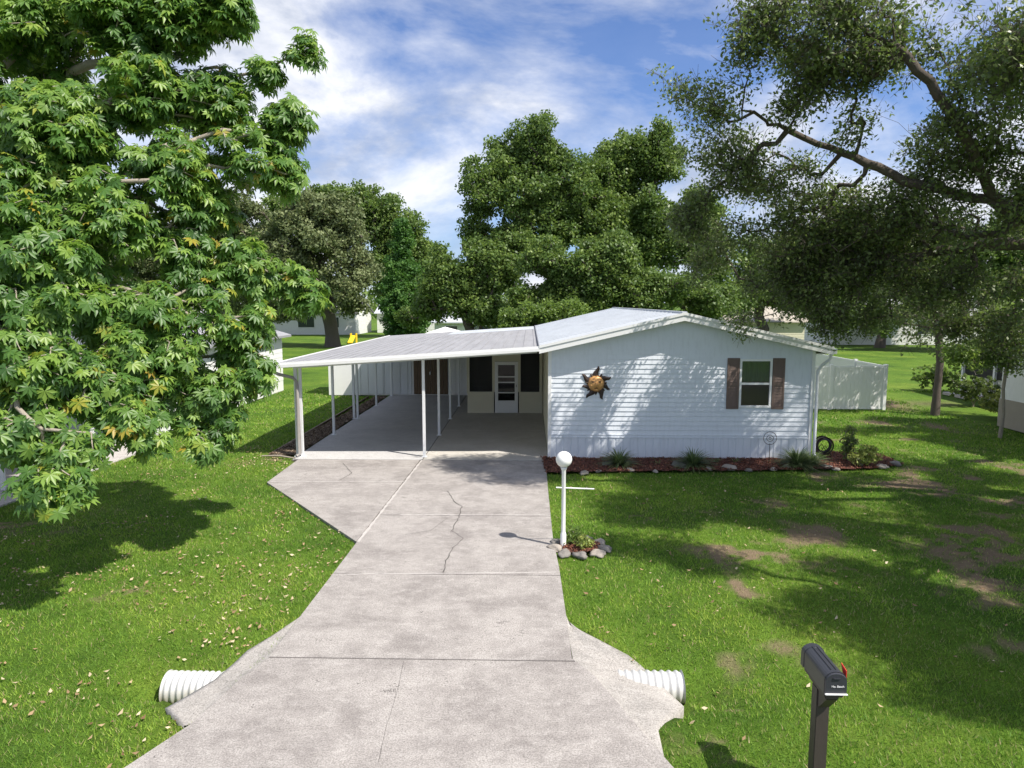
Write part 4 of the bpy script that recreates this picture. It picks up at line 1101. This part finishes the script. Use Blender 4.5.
add_tree('crepe_myrtle', (s9[0], Y9, 0), [(s9[0], Y9, -.1), (s9[0] + .05, Y9, .7), (s9[0] - .02, Y9, 1.5), (s9[0] + .03, Y9, 2.2)],
         [LB(1000, 345, 20, Y9), LB(985, 365, 18, Y9), LB(1015, 375, 18, Y9), LB(975, 390, 14, Y9), LB(1005, 320, 18, Y9), LB(960, 350, 14, Y9)], 150, 60, .32, .10, .06, M['youngleaf'], M['palebark'],
         'small light green tree with thin pale trunk by the right neighbour house', trunk_r=.05, tr=.010, gap=.4, gscale=1.2, step=.4)

#---- big live oak leaning in from the right
ob = np.array([15.5, 12.5, 0.])
otr = [(15.5, 12.5, -.2), (15.4, 12.5, 1.2), (15.2, 12.6, 2.6), (14.9, 12.8, 4.0), (14.3, 13.0, 5.2), (13.8, 13.2, 6.0)]
ol = [LB(715, 110, 40, 15, 1, .7), LB(688, 92, 20, 15, 1, .6), LB(700, 165, 34, 15.5, 1, .8), LB(745, 165, 36, 15.5), LB(745, 50, 34, 14), LB(770, 15, 40, 14), LB(840, 15, 50, 13), LB(820, 75, 36, 14), LB(900, 60, 50, 13.5), LB(960, 30, 60, 13), LB(1010, 90, 55, 13), LB(950, 120, 36, 13.5),
      LB(735, 225, 36, 16), LB(790, 225, 42, 16), LB(850, 215, 42, 15.5), LB(905, 210, 40, 15), LB(970, 200, 50, 14), LB(1020, 200, 50, 14), LB(755, 280, 28, 16.6), LB(800, 290, 36, 16.6), LB(850, 285, 40, 16), LB(900, 275, 44, 15.5), LB(955, 280, 36, 15), LB(1010, 280, 44, 14.5), LB(830, 325, 22, 16.8), LB(870, 320, 20, 16.4), LB(1000, 150, 40, 13.5), LB(790, 105, 22, 14.5),
      ((14.5, 9.5, 9.5), (1.6, 1.6, 1.2)), ((12.0, 11.0, 11.5), (2.6, 2.6, 1.6)), ((9.0, 10.8, 10.3), (1.6, 1.6, 1.2)), ((16.5, 13, 10), (2, 2, 1.4)), ((13, 14.5, 11), (1.8, 1.6, 1.2)),
      LB(660, 75, 10, 15, 1, .6), LB(690, 225, 26, 16), LB(700, 265, 24, 17), LB(765, 190, 30, 15.5), LB(820, 255, 40, 16.5), LB(740, 320, 16, 18), LB(880, 245, 40, 16.5), LB(940, 240, 40, 16), LB(1000, 320, 30, 15), LB(850, 120, 30, 14.5), LB(800, 175, 30, 15.5), LB(875, 185, 26, 15), LB(935, 160, 34, 14.4), LB(700, 200, 30, 16), LB(790, 60, 34, 14.5), LB(870, 60, 40, 13.5),
      LB(760, 215, 40, 16.3), LB(810, 210, 40, 16.3), LB(850, 240, 40, 16.3), LB(780, 260, 40, 16.8), LB(830, 290, 34, 16.8), LB(730, 250, 30, 16.8)]
def SH(px, py, z, r):
    g = G(px, py); return ((g[0] + .632 * z, g[1] - .387 * z, z), (r, r, r * .6))
for px, py in ((650, 515), (720, 510), (790, 520), (860, 530), (930, 545), (1000, 570), (690, 560), (750, 580), (820, 605), (890, 630), (960, 655), (1020, 680), (860, 575), (930, 600), (1000, 620), (1060, 560), (1080, 640), (640, 545), (1100, 600), (1010, 520), (950, 500)):
    q = SH(px, py, 7.6 + rng.uniform(-.8, 1.2), 1.0 + rng.uniform(-.2, .25)); ol += [q, q, q]
for px, py in ((850, 430), (900, 420), (950, 440), (1000, 450), (870, 402), (930, 462), (1000, 480), (860, 460), (960, 415)):
    q = SH(px, py, 6.8 + rng.uniform(-.8, .8), 1.1); ol += [q, q, q]
ol += [LB(900, 325, 24, 16.5), LB(955, 328, 24, 16), LB(1010, 338, 26, 15.5)]
olimbs = [(5, [at(1040, 222, 13.6), at(1000, 203, 13.9), at(930, 190, 14.3), at(870, 166, 14.7), at(825, 148, 15), at(765, 122, 15)]),
          (-99, [at(1000, 203, 13.9), at(985, 175, 13.6), at(950, 112, 13.3), at(915, 62, 13.1), at(860, 25, 13)]),
          (4, [(13.8, 11.6, 6.3), (12.8, 10.2, 7.2), (11.8, 8.6, 7.8), (10.8, 7.4, 7.7), (9.9, 6.8, 7.5)]),
          (5, [(14.2, 13.6, 5.2), at(1000, 240, 14.6), at(930, 255, 15.4), at(860, 262, 16), at(790, 268, 16.5)]),
          (5, [(14.0, 12, 8), (13.2, 11, 10), (12.4, 10.4, 11.5)])]
def chaikin(P_):
    P_ = [np.array(p, float) for p in P_]
    for _ in range(2):
        Q = [P_[0]]
        for a, b in zip(P_[:-1], P_[1:]): Q += [a * .75 + b * .25, a * .25 + b * .75]
        P_ = Q + [P_[-1]]
    return P_
olimbs = [(a, chaikin(b)) for a, b in olimbs]
# limbs seen in the photograph are laid down first as part of the trunk line
add_tree('live_oak', tuple(ob), otr, ol, 13500, 21, .37, .094, .05, M['oakleaf'], M['bark'],
         'big spreading live oak with dark small leaves reaching in from the upper right', trunk_r=.42, tr=.0042, gap=.455, gscale=1.15, shell=.7, step=.35, pen=.15, up=.4, pw=.5, limbs=olimbs, twigs=4)

#---- foreground tree with palmate leaves on the left
lt = G(-28, 520); ltx, lty = float(lt[0]), float(lt[1])
ltr = [(ltx, lty, -.2), (ltx + .05, lty, 1.0), (ltx + .1, lty - .2, 2.2), (ltx + .25, lty - .4, 3.4), (ltx + .5, lty - .7, 4.6), (ltx + .7, lty - .9, 5.8), (ltx + .8, lty - 1, 7.0)]
ll = [LB(45, 45, 50, 12), LB(120, 20, 45, 12), LB(180, 15, 35, 12), LB(225, 5, 26, 12), LB(308, 48, 14, 12.4), LB(265, 70, 16, 12.3, 1, .6), LB(140, 85, 40, 11.6), LB(215, 100, 34, 12.2), LB(290, 120, 20, 12.3), LB(60, 130, 50, 11), LB(250, 155, 32, 12), LB(170, 170, 40, 11.5), LB(285, 170, 20, 12.2),
      LB(20, 200, 50, 10.5), LB(110, 220, 50, 11), LB(210, 205, 28, 12), LB(180, 255, 34, 11.6), LB(50, 280, 50, 10), LB(245, 265, 30, 12), LB(295, 285, 24, 12.2), LB(120, 310, 40, 10.8), LB(215, 310, 34, 11.6), LB(265, 320, 24, 12), LB(170, 350, 34, 11), LB(215, 385, 26, 11.4), LB(250, 370, 22, 11.7), LB(225, 425, 16, 11.3), LB(190, 415, 14, 11.2),
      LB(150, 305, 26, 10.8), LB(195, 345, 30, 11.4), LB(165, 385, 26, 10.8), LB(130, 350, 26, 10.4), LB(190, 330, 26, 11.4), LB(235, 345, 24, 11.8), LB(180, 205, 30, 11.6), LB(130, 420, 20, 9.8), LB(240, 400, 16, 11.4), LB(262, 388, 14, 11.6), LB(205, 440, 14, 11), LB(310, 300, 16, 12.2), LB(295, 335, 14, 12), LB(150, 440, 12, 10.2), LB(30, 365, 44, 9.5), LB(100, 385, 34, 10), LB(145, 395, 24, 10.4), LB(30, 430, 30, 9.2), LB(80, 445, 24, 9.2), LB(55, 485, 24, 8.8), LB(-30, 300, 60, 10), LB(-40, 100, 70, 12), LB(0, 0, 60, 13), LB(100, -60, 70, 13), LB(-60, 430, 40, 9.5)]
def palmate(att, N, par, tips):
    V = []; T = []; Fc = []
    vs_all = []; tt_ = []
    ctr = np.array([ltx + .8, lty - 1, 5.0])
    for p in att:
        out = norm(p - ctr); d = norm(out * .6 + np.array([0, 0, 1.0]) + rng.normal(0, .25, 3))
        nl = rng.integers(7, 11); rt = rng.random()
        for k in range(nl):
            a = rng.normal(size=3); a -= d * np.dot(a, d); a = norm(a)
            el = rng.uniform(-.25, .9); pd = norm(a + d * el)
            pet = rng.uniform(.06, .17); c = p + pd * pet - d * rng.uniform(0, .18)
            nn = norm(d * .35 + pd * .75 + np.array([.05, -.1, .38]) + rng.normal(0, .15, 3))
            e1 = norm(pd - nn * np.dot(pd, nn)); e2 = np.cross(nn, e1)
            m = rng.integers(7, 10); sc = rng.uniform(.8, 1.15)
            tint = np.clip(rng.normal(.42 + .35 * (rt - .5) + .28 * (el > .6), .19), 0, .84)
            if rng.random() < .025: tint = rng.uniform(.88, 1)
            for j in range(m):
                th = (j - (m - 1) / 2) * (2 * PI * .86 / m) + rng.normal(0, .06)
                L = .158 * sc * (1 - .32 * abs(th) / PI) * rng.uniform(.88, 1.1); w = L * .165
                dr = norm(e1 * math.cos(th) + e2 * math.sin(th)); sd = np.cross(nn, dr)
                dp = rng.uniform(.04, .34)
                b = c; mid = c + dr * L * .55 - nn * L * dp * .22; tip = c + dr * L * .98 - nn * L * dp - np.array([0, 0, L * .05])
                lift = nn * w * .35
                vs_all.append(np.stack([b, mid + sd * w + lift, tip, mid, mid - sd * w + lift])); tt_ += [np.clip(tint + rng.normal(0, .03), 0, 1)] * 2
    A = np.concatenate(vs_all); n = len(vs_all); o = (np.arange(n) * 5)[:, None]
    Fc = np.concatenate([o + np.array([[0, 1, 2, 3]]), o + np.array([[0, 3, 2, 4]])], 1).reshape(-1, 4)
    return A, Fc, np.array(tt_)
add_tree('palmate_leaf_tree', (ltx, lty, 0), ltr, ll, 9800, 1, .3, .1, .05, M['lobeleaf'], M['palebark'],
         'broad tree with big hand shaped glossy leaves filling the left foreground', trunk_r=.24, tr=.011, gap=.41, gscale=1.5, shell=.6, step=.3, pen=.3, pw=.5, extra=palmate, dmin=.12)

#============================================================ GRASS, LITTER, MULCH
padP = [J0, A, B, J1]
bedF = [(.3, 18.6)] + [tuple(G(px, py)[:2]) for (px, py) in ((545, 474), (600, 473), (690, 472), (790, 471), (870, 470), (905, 466), (880, 455), (830, 452))] + [(7.9, 18.6)]
bedL = [(-6.36, 18.7), (-7.15, 18.7), (-7.1, 21), (-6.95, 25), (-6.85, 30.6), (-6.36, 30.8)]
lcx, lcy = lx + .28, ly + .02
def covered(x, y, m=.0):
    xl = np.interp(y, LY, LX) - m; xr = np.interp(y, RY, RX) + m
    c = (x > xl) & (x < xr) & (y < YF)
    c |= (x > XL) & (x < XH) & (y >= YF - .05) & (y < 31.4)
    c |= (x > HX0 - .05) & (x < HX1 + .1) & (y > 18.5) & (y < 34)
    for P_ in (padP, apL, apR, bedF, bedL): c |= in_poly(x, y, P_)
    c |= ((x - lcx) / .40) ** 2 + ((y - lcy) / .42) ** 2 < 1
    c |= (x < -10.95) & (y > 4) & (y < 20.7)
    c |= (x < -11.8) & (y > 20)
    c |= (x > SX0) & (y > 31.2) & (x < 0) & (y < 33.7)
    c |= (x > 15.9) & (y > 15.4) & (y < 33)
    return c
def blades():
    P_ = []
    for (y0, y1, dens, h, w) in ((5.4, 8.5, 2600, .050, .0052), (8.5, 12, 1800, .052, .0065), (12, 17, 1000, .055, .009), (17, 24, 420, .06, .015), (24, 34, 150, .07, .025)):
        kx = 1.3 if y1 <= 12 else 1.06
        xa, xb = -.80 * y1 * kx, .74 * y1 * kx
        n = int((xb - xa) * (y1 - y0) * dens)
        x = rng.uniform(xa, xb, n); y = rng.uniform(y0, y1, n)
        vis = (x / y > -.79 * kx) & (x / y < .73 * kx)
        x, y = x[vis], y[vis]
        k = ~covered(x, y, -.015); x, y = x[k], y[k]
        d = dirt(x, y); k = rng.random(len(x)) > np.clip(d * 1.15, 0, .9) ; x, y, d = x[k], y[k], d[k]
        cl = fbm(np.stack([x * 6, y * 6, np.zeros_like(x)], -1), 2, 3)
        k = rng.random(len(x)) < .15 + 1.5 * cl; x, y, d, cl = x[k], y[k], d[k], cl[k]
        P_.append((x, y, d, np.full(len(x), h), np.full(len(x), w)))
    x, y, d, h, w = [np.concatenate([p[i] for p in P_]) for i in range(5)]
    n = len(x); z = zlawn(x, y) - .006
    a = rng.uniform(0, 2 * PI, n); ln = rng.uniform(.2, 1.15, n); hh = h * rng.uniform(.5, 1.25, n)
    b0 = np.stack([x, y, z], -1); side = np.stack([np.cos(a), np.sin(a), np.zeros(n)], -1) * w[:, None] * rng.uniform(.7, 1.3, n)[:, None]
    a2 = rng.uniform(0, 2 * PI, n); lean = np.stack([np.cos(a2), np.sin(a2), np.zeros(n)], -1) * (hh * ln)[:, None]
    up = np.stack([np.zeros(n), np.zeros(n), hh], -1)
    V = np.stack([b0 - side, b0 + side, b0 + lean + up], 1).reshape(-1, 3)
    big = fbm(np.stack([x * .35, y * .35, np.zeros(n)], -1), 3, 9); med = fbm(np.stack([x * 2.2, y * 2.2, np.zeros(n)], -1), 3, 12)
    ti = .12 + .55 * big + .9 * (med - .5) + rng.normal(0, .17, n) + np.clip(10.5 - y, 0, 5) * .02
    ti = np.clip(ti, 0, .88); dry = rng.random(n) < (.09 + .4 * d + .25 * np.clip(med - .52, 0, 1)); ti[dry] = rng.uniform(.88, 1, dry.sum())
    o = fast('grass', V, np.arange(n * 3).reshape(n, 3), M['blade'], ti); tag(o, 'short sunlit green lawn grass with thin and bare spots', 'grass', kind='stuff')
    print('blades', n)
blades()

def scatter_quads(name, x, y, z, size, mat, label, cat, tilt=.35, aspect=.5):
    n = len(x); c = np.stack([x, y, z], -1); nrm = norm(rng.normal(size=(n, 3)) * tilt + np.array([0, 0, 1.]))
    t = norm(np.cross(nrm, rng.normal(size=(n, 3)))); b = np.cross(nrm, t); s = size * rng.uniform(.5, 1.4, (n, 1))
    cu = rng.uniform(.1, .5, (n, 1))
    V = np.stack([c - t * s * .5 + nrm * s * cu * .5, c + b * s * aspect * .5, c + t * s * .5 + nrm * s * cu * .5, c - b * s * aspect * .5], 1).reshape(-1, 3)
    o = fast(name, V, np.arange(n * 4).reshape(n, 4), mat, rng.random(n)); tag(o, label, cat, kind='stuff'); return o
n = 9000
x = rng.uniform(-9.5, 7, n); y = rng.uniform(5.6, 20, n)
dens = np.where(x < -.8, 1.0, .10) * (fbm(np.stack([x * .8, y * .8, np.zeros(n)], -1), 3, 44) > .47) + np.where(x < -.8, .09, .02)
dens += np.exp(-((x + 3.6) ** 2 / .5 + (y - 12.3) ** 2 / 5)) * .3 + np.exp(-((x + 6.9) ** 2 / .6 + (y - 18.3) ** 2 / .5)) * 3
k = (rng.random(n) < dens) & ~covered(x, y, .02); x, y = x[k], y[k]
scatter_quads('fallen_leaves', x, y, zlawn(x, y) + .04, .062, M['litter'], 'dry tan leaves scattered over the lawn', 'fallen leaves')
n = 110; x = rng.uniform(-3.5, .6, n); y = rng.uniform(7, 18, n); k = in_poly(x, y, [(lf2(yy), yy) for yy in (7, 9, 11, 13, 15, 18)] + [(rf(yy), yy) for yy in (18, 15, 13, 11, 9, 7)]) & (rng.random(n) < .4)
# bed mounds
def bed(name, poly, mat, chipm, label, hgt=.05, nchip=2500, size=.05):
    xs = [p[0] for p in poly]; ys_ = [p[1] for p in poly]; st = .06
    gx_, gy_ = np.meshgrid(np.arange(min(xs), max(xs), st), np.arange(min(ys_), max(ys_), st)); s = gx_.shape
    x, y = gx_.ravel(), gy_.ravel(); ins = in_poly(x, y, poly)
    z = -.02 + hgt * (.4 + fbm(np.stack([x * 5, y * 5, np.zeros_like(x)], -1), 3, 77))
    z = np.maximum(z, zlawn(x, y) + .01)
    idx = np.arange(len(x)).reshape(s); q = np.stack([idx[:-1, :-1], idx[:-1, 1:], idx[1:, 1:], idx[1:, :-1]], -1).reshape(-1, 4)
    q = q[ins[q].all(1)]
    o = fast(name, np.stack([x, y, z], -1), q, mat, None, smooth=True)
    # chips joined in as a second material
    n = nchip; cx_ = rng.uniform(min(xs), max(xs), n * 2); cy_ = rng.uniform(min(ys_), max(ys_), n * 2); k = in_poly(cx_, cy_, poly); cx_, cy_ = cx_[k][:n], cy_[k][:n]
    cz_ = np.maximum(-.02 + hgt * (.4 + fbm(np.stack([cx_ * 5, cy_ * 5, np.zeros_like(cx_)], -1), 3, 77)), zlawn(cx_, cy_) + .01) + .014
    tag(o, label, 'mulch', kind='stuff')
    scatter_quads('mulch_chips', cx_, cy_, cz_, size, chipm, label.replace('bed of', 'loose chips on the bed of'), 'mulch chips', .6, .45)
bed('mulch', bedF, M['mulch'], M['chips'], 'bed of dark red mulch along the foot of the white front wall', .06, 7000, .06)
bed('mulch', bedL, M['brownmulch'], M['brownchips'], 'bed of brown leaf mulch along the left posts of the carport', .06, 5000, .08)
bed('mulch', [(lcx + .36 * math.cos(a), lcy + .38 * math.sin(a)) for a in np.linspace(0, 2 * PI, 18)[:-1]], M['mulch'], M['chips'], 'bed of red mulch round the foot of the lamp post', .07, 700, .045)
MB().box((-7.2, 18.75, -.05), (-7.13, 30.6, .05), 0, .01).build('bed_edging', M['brownwood'])
e_ = bpy.data.objects['bed_edging']; tag(e_, 'low dark board edging left of the brown mulch strip', 'edging')

# stones
def stone(c, rad, label, group, mat, seed):
    bm = bmesh.new(); bmesh.ops.create_icosphere(bm, subdivisions=3, radius=1)
    P_ = np.array([v.co[:] for v in bm.verts]); nn = fbm(P_ * 1.6 + seed * 3.7, 4, seed) - .5
    rs = np.random.default_rng(seed); rot = rs.uniform(0, PI)
    for v, q in zip(bm.verts, nn):
        p = Vector(v.co) * (1 + q * 1.3); p = Vector((p.x * rad[0], p.y * rad[1], p.z * rad[2]))
        p.z = max(p.z, -.3 * rad[2]); p = Matrix.Rotation(rot, 3, 'Z') @ p; v.co = p + Vector((0, 0, rad[2] * .3))
    me = bpy.data.meshes.new('stone'); bm.to_mesh(me); bm.free(); me.materials.append(mat)
    for p in me.polygons: p.use_smooth = True
    o = bpy.data.objects.new('stone', me); COL.objects.link(o); o.location = (float(c[0]), float(c[1]), float(c[2]))
    return tag(o, label, 'stone', group)
GS = 'stones edging the front bed'
spots = [(563, 473, .10, 'small pale stone edging the front bed nearest the driveway'), (584, 474, .13, 'pale stone edging the front bed behind the lamp globe'), (598, 472, .08, 'tiny stone in the front bed just right of the lamp post'), (608, 466, .17, 'large pale stone left of the first strap leaved plant'), (630, 471, .12, 'flat stone right of the first strap leaved plant'),
         (655, 472, .10, 'flat pale stone midway between the first and second strap leaved plants'), (679, 467, .24, 'largest brown stone left of the second strap leaved plant'), (708, 470, .13, 'pale stone right of the second strap leaved plant'), (728, 469, .19, 'broad pale stone midway along the front bed'),
         (748, 471, .10, 'small stone left of the wire stake'), (773, 470, .10, 'small stone in front of the wire stake'), (787, 468, .14, 'pale stone left of the third strap leaved plant'), (826, 468, .14, 'pale stone right of the third strap leaved plant'), (836, 470, .1, 'small stone between strap leaved plant and yellow green bush'), (882, 468, .14, 'grey stone right of the yellow green bush'), (895, 465, .17, 'pale grey stone at the right end of the front bed')]
for i, (px, py, r, lab) in enumerate(spots):
    p = G(px, py); stone((p[0], p[1], .0), (r, r * .7, r * .48), lab, GS, M['rock'] if i % 3 else M['rockdark'], i + 1)
GL = 'stones round the lamp post bed'
wh = ['nearest to the street', 'at the street side right corner', 'at the right edge of the ring', 'at the far right of the ring', 'behind the plants at the back', 'at the back left of the ring', 'beside the driveway edge behind the pole', 'beside the driveway edge in front of the pole', 'at the street side left corner']
for i, a in enumerate(np.linspace(-PI / 2, 1.5 * PI, 10)[:-1]):
    x, y = lcx + .42 * math.cos(a) * (1 if i else 1), lcy + .42 * math.sin(a)
    stone((x, y, -.01), (.14, .10, .065), 'rough stone of the lamp post ring ' + wh[i], GL, M['rock'] if i % 2 else M['rockdark'], 40 + i)

# strap leaved plants
def strap(c, n, L, w, label, mat, group=None, name='strap_leaf_plant', spread=.9):
    t = empty(name, (c[0], c[1], 0), label, 'plant', group)
    a = rng.uniform(0, 2 * PI, n); el = rng.uniform(.35, 1.45, n); ll_ = L * rng.uniform(.6, 1.1, n)
    K = 5; V = []
    d = np.stack([np.cos(a), np.sin(a)], -1); base = np.array([c[0], c[1], .03]) + np.concatenate([d * rng.uniform(0, .08, (n, 1)), np.zeros((n, 1))], 1)
    sd = np.stack([-np.sin(a), np.cos(a), np.zeros(n)], -1)
    rows = []
    for k in range(K):
        t_ = k / (K - 1); r = ll_ * np.cos(el) * t_ + ll_ * .28 * t_ ** 2 * spread; z = ll_ * np.sin(el) * t_ - ll_ * .55 * t_ ** 2 * spread * np.cos(el * .6)
        p = base + np.stack([d[:, 0] * r, d[:, 1] * r, np.maximum(z, -.02)], -1); ww = w * (1 - t_ ** 2) + .0005
        rows.append((p - sd * ww, p + sd * ww))
    V = np.stack([q for r_ in rows for q in r_], 1).reshape(-1, 3); o = (np.arange(n) * 2 * K)[:, None]
    Fc = np.concatenate([o + np.array([[2 * k, 2 * k + 1, 2 * k + 3, 2 * k + 2]]) for k in range(K - 1)], 0)
    ti = np.tile(rng.random(n), K - 1)
    fast('foliage', V, Fc, mat, ti, t)
    return t
GP = 'strap leaved plants in the front bed'
strap(G(619, 466), 420, .62, .012, 'dark green strap leaved clump in the front bed nearest the lamp post', M['lily'], GP)
strap(G(693, 467), 420, .66, .012, 'yellowish green strap leaved clump in the middle of the front bed', M['lily'], GP)
strap(G(797, 467), 460, .72, .012, 'widest strap leaved clump in front of the right corner of the house', M['lily'], GP)
strap(G(811, 466), 260, .55, .011, 'strap leaved clump leaning at the foot of the downspout', M['lily'], GP)
strap(G(716, 463), 40, .2, .008, 'tiny green sprout in the red mulch right of the middle clump', M['lily'])
strap(G(735, 463), 30, .18, .008, 'tiny green sprout in the red mulch left of the wire stake', M['lily'])
strap(G(659, 465), 18, .28, .005, 'thin dark sprout standing against the skirting', M['oakleaf'])
def bush(name, c, r, h, n, L, mat, label, stem=.012):
    r *= 1.2; h *= 1.15; n = int(n * 1.8)
    t = empty(name, (c[0], c[1], 0), label, 'bush')
    att = sample_lobes([((c[0], c[1], h * .6), (r, r * .8, h * .42)), ((c[0] + r * .4, c[1], h * .45), (r * .6, r * .5, h * .35)), ((c[0] - r * .4, c[1] - .05, h * .4), (r * .6, r * .5, h * .3))], n, 0, 1, .5)
    N, par, cnt, tips = make_skeleton([(c[0], c[1], -.03), (c[0], c[1], .05), (c[0], c[1], .1)], att, .3, .12, .02)
    V, Fc = tubes(N, par, .004 * cnt ** .4, 5); fast('stem', V, Fc, M['palebark'], None, t)
    V, Fc, ti = leaf_cloud(att, 14, .09, L, L * .5); fast('foliage', V, Fc, mat, ti, t)
bush('variegated_bush', G(862, 467), .36, .5, 60, .075, M['varieg'], 'yellow green variegated bush at the right end of the front bed')
bush('upright_shrub', G(848, 462), .16, .85, 36, .08, M['oakleaf'], 'taller dark shrub standing left of the yellow green bush')
bush('lamp_plant', (lx + .16, ly + .12), .13, .30, 22, .07, M['youngleaf'], 'light green plant beside the foot of the lamp post')
bush('lamp_plant', (lx + .34, ly - .12), .12, .22, 18, .06, M['varieg'], 'low yellow tinged plant in the middle of the lamp post bed')
bush('corner_shrub', np.array([18.0, 28.6]), .8, 1.3, 110, .14, M['oakleaf'], 'darker green shrub in front of the porch step of the right neighbour house')
bush('corner_shrub', np.array([17.2, 25.6]), .7, 1.1, 90, .12, M['varieg'], 'yellowish shrub by the near corner of the right neighbour house')
bush('corner_shrub', np.array([19.2, 33.6]), 1.0, 1.2, 120, .14, M['youngleaf'], 'green shrub beside the porch of the right neighbour house')
# wire stake
w = G(769, 463); x, y = float(w[0]), float(w[1])
t = empty('garden_stake', (x, y, 0), 'dark wire garden stake topped by a double ring in the front bed', 'garden ornament')
MB().tube([(x, y, 0), (x, y, .52)], .008, 6).build('stem', M['darkmetal'], t)
for r_, nm in ((.17, 'ring'), (.085, 'ring'), (.03, 'ring')):
    MB().tube([(x + r_ * math.cos(a), y, .66 + r_ * math.sin(a)) for a in np.linspace(0, 2 * PI, 25)], .007, 6).build(nm, M['darkmetal'], t)
# hose reel by the corner
h = G(822, 456); x, y = float(h[0]) + .02, float(h[1])
t = empty('hose_reel', (x, y, 0), 'dark coiled hose reel standing by the right corner of the house', 'hose reel')
for k in range(7):
    r_ = .17 + .018 * (k % 4); yy = y - .06 + .02 * k
    MB().tube([(x + r_ * math.cos(a), yy, .3 + r_ * math.sin(a)) for a in np.linspace(0, 2 * PI, 25)], .014, 6, caps=False).build('hose', M['mailblack'], t)
for s in (-1, 1):
    MB().lathe((x, y + s * .1, .3), [(.25, 0), (.25, .012), (.21, .012), (.21, 0), (.25, 0)], 24, 0, 'y').build('rim', M['darkmetal'], t)
    mb = MB(); mb.tube([(x - .2, y + s * .12, .01), (x, y + s * .12, .32), (x + .2, y + s * .12, .01)], .013, 6); mb.build('leg', M['darkmetal'], t)
# downspout splash pieces by the left post: a fallen branch
a_ = G(262, 457); b_ = G(296, 459)
mb = MB(); mb.tube([(a_[0], a_[1], .03), ((a_[0] + b_[0]) / 2, (a_[1] + b_[1]) / 2 + .05, .05), (b_[0], b_[1] - .05, .03)], [.02, .03, .02], 7)
o = mb.build('wooden_stick', M['palebark'], None, (a_[0], a_[1], 0)); tag(o, 'short pale wooden stick on the ground by the front left carport post', 'stick')

#============================================================ LIGHT
sd = Vector((.98, -.60, 1.55)).normalized()
el = math.asin(sd.z); az = math.atan2(sd.x, sd.y)
L = bpy.data.lights.new('sun', 'SUN'); L.energy = 5.0; L.angle = R(.53); L.color = (1, .94, .85)
so = bpy.data.objects.new('sun', L); COL.objects.link(so); so.rotation_euler = sd.to_track_quat('Z', 'Y').to_euler(); so.location = (20, -10, 30)
W = bpy.data.worlds.new('World'); SC.world = W; W.use_nodes = True; nt = W.node_tree
bg = nt.nodes['Background']; sky = nd(nt, 'ShaderNodeTexSky', sky_type='NISHITA'); sky.sun_disc = False
sky.sun_elevation = el; sky.sun_rotation = az; sky.air_density = 1.0; sky.dust_density = .6; sky.ozone_density = 1.6
tc = nd(nt, 'ShaderNodeTexCoord'); sp = nd(nt, 'ShaderNodeSeparateXYZ'); nt.links.new(tc.outputs['Generated'], sp.inputs[0])
def math_(op, a, b=None):
    n = nd(nt, 'ShaderNodeMath', operation=op)
    for i, v in enumerate((a, b)):
        if v is None: continue
        if isinstance(v, (int, float)): n.inputs[i].default_value = v
        else: nt.links.new(v, n.inputs[i])
    return n.outputs[0]
zc = math_('ADD', math_('MAXIMUM', sp.outputs[2], 0), .18)
cb = nd(nt, 'ShaderNodeCombineXYZ'); nt.links.new(math_('DIVIDE', sp.outputs[0], zc), cb.inputs[0]); nt.links.new(math_('DIVIDE', sp.outputs[1], zc), cb.inputs[1]); cb.inputs[2].default_value = 3.3
mpn = nd(nt, 'ShaderNodeMapping'); mpn.inputs['Scale'].default_value = (1, 1, 2.0); mpn.inputs['Rotation'].default_value = (0, .12, 0); mpn.inputs['Location'].default_value = (3.1, .6, .4); nt.links.new(tc.outputs['Generated'], mpn.inputs[0])
c1 = noise(nt, mpn.outputs[0], 2.6, 10, .58, .25)
c2 = noise(nt, mpn.outputs[0], 6.0, 8, .6, .2)
mask = ramp(nt, c1, [(.38, (.05,) * 3), (.48, (.45,) * 3), (.57, (1,) * 3)]).outputs[0]
ccol = ramp(nt, c2, [(.36, (5.2, 5.8, 7.2)), (.56, (9.6, 9.8, 10.4))]).outputs[0]
skc = mixc(nt, 1.0, sky.outputs[0], (.80, 1.02, 1.45), 'MULTIPLY')
mixs = mixc(nt, mask, skc, ccol)
nt.links.new(mixs, bg.inputs[0]); bg.inputs[1].default_value = .074
SC.view_settings.view_transform = 'Standard'; SC.view_settings.look = 'None'; SC.view_settings.exposure = .55; SC.view_settings.gamma = 1
SC.render.engine = 'CYCLES'
SC.cycles.max_bounces = 8; SC.cycles.transparent_max_bounces = 12; SC.cycles.diffuse_bounces = 4; SC.cycles.use_denoising = True
SC.cycles.sample_clamp_indirect = 6
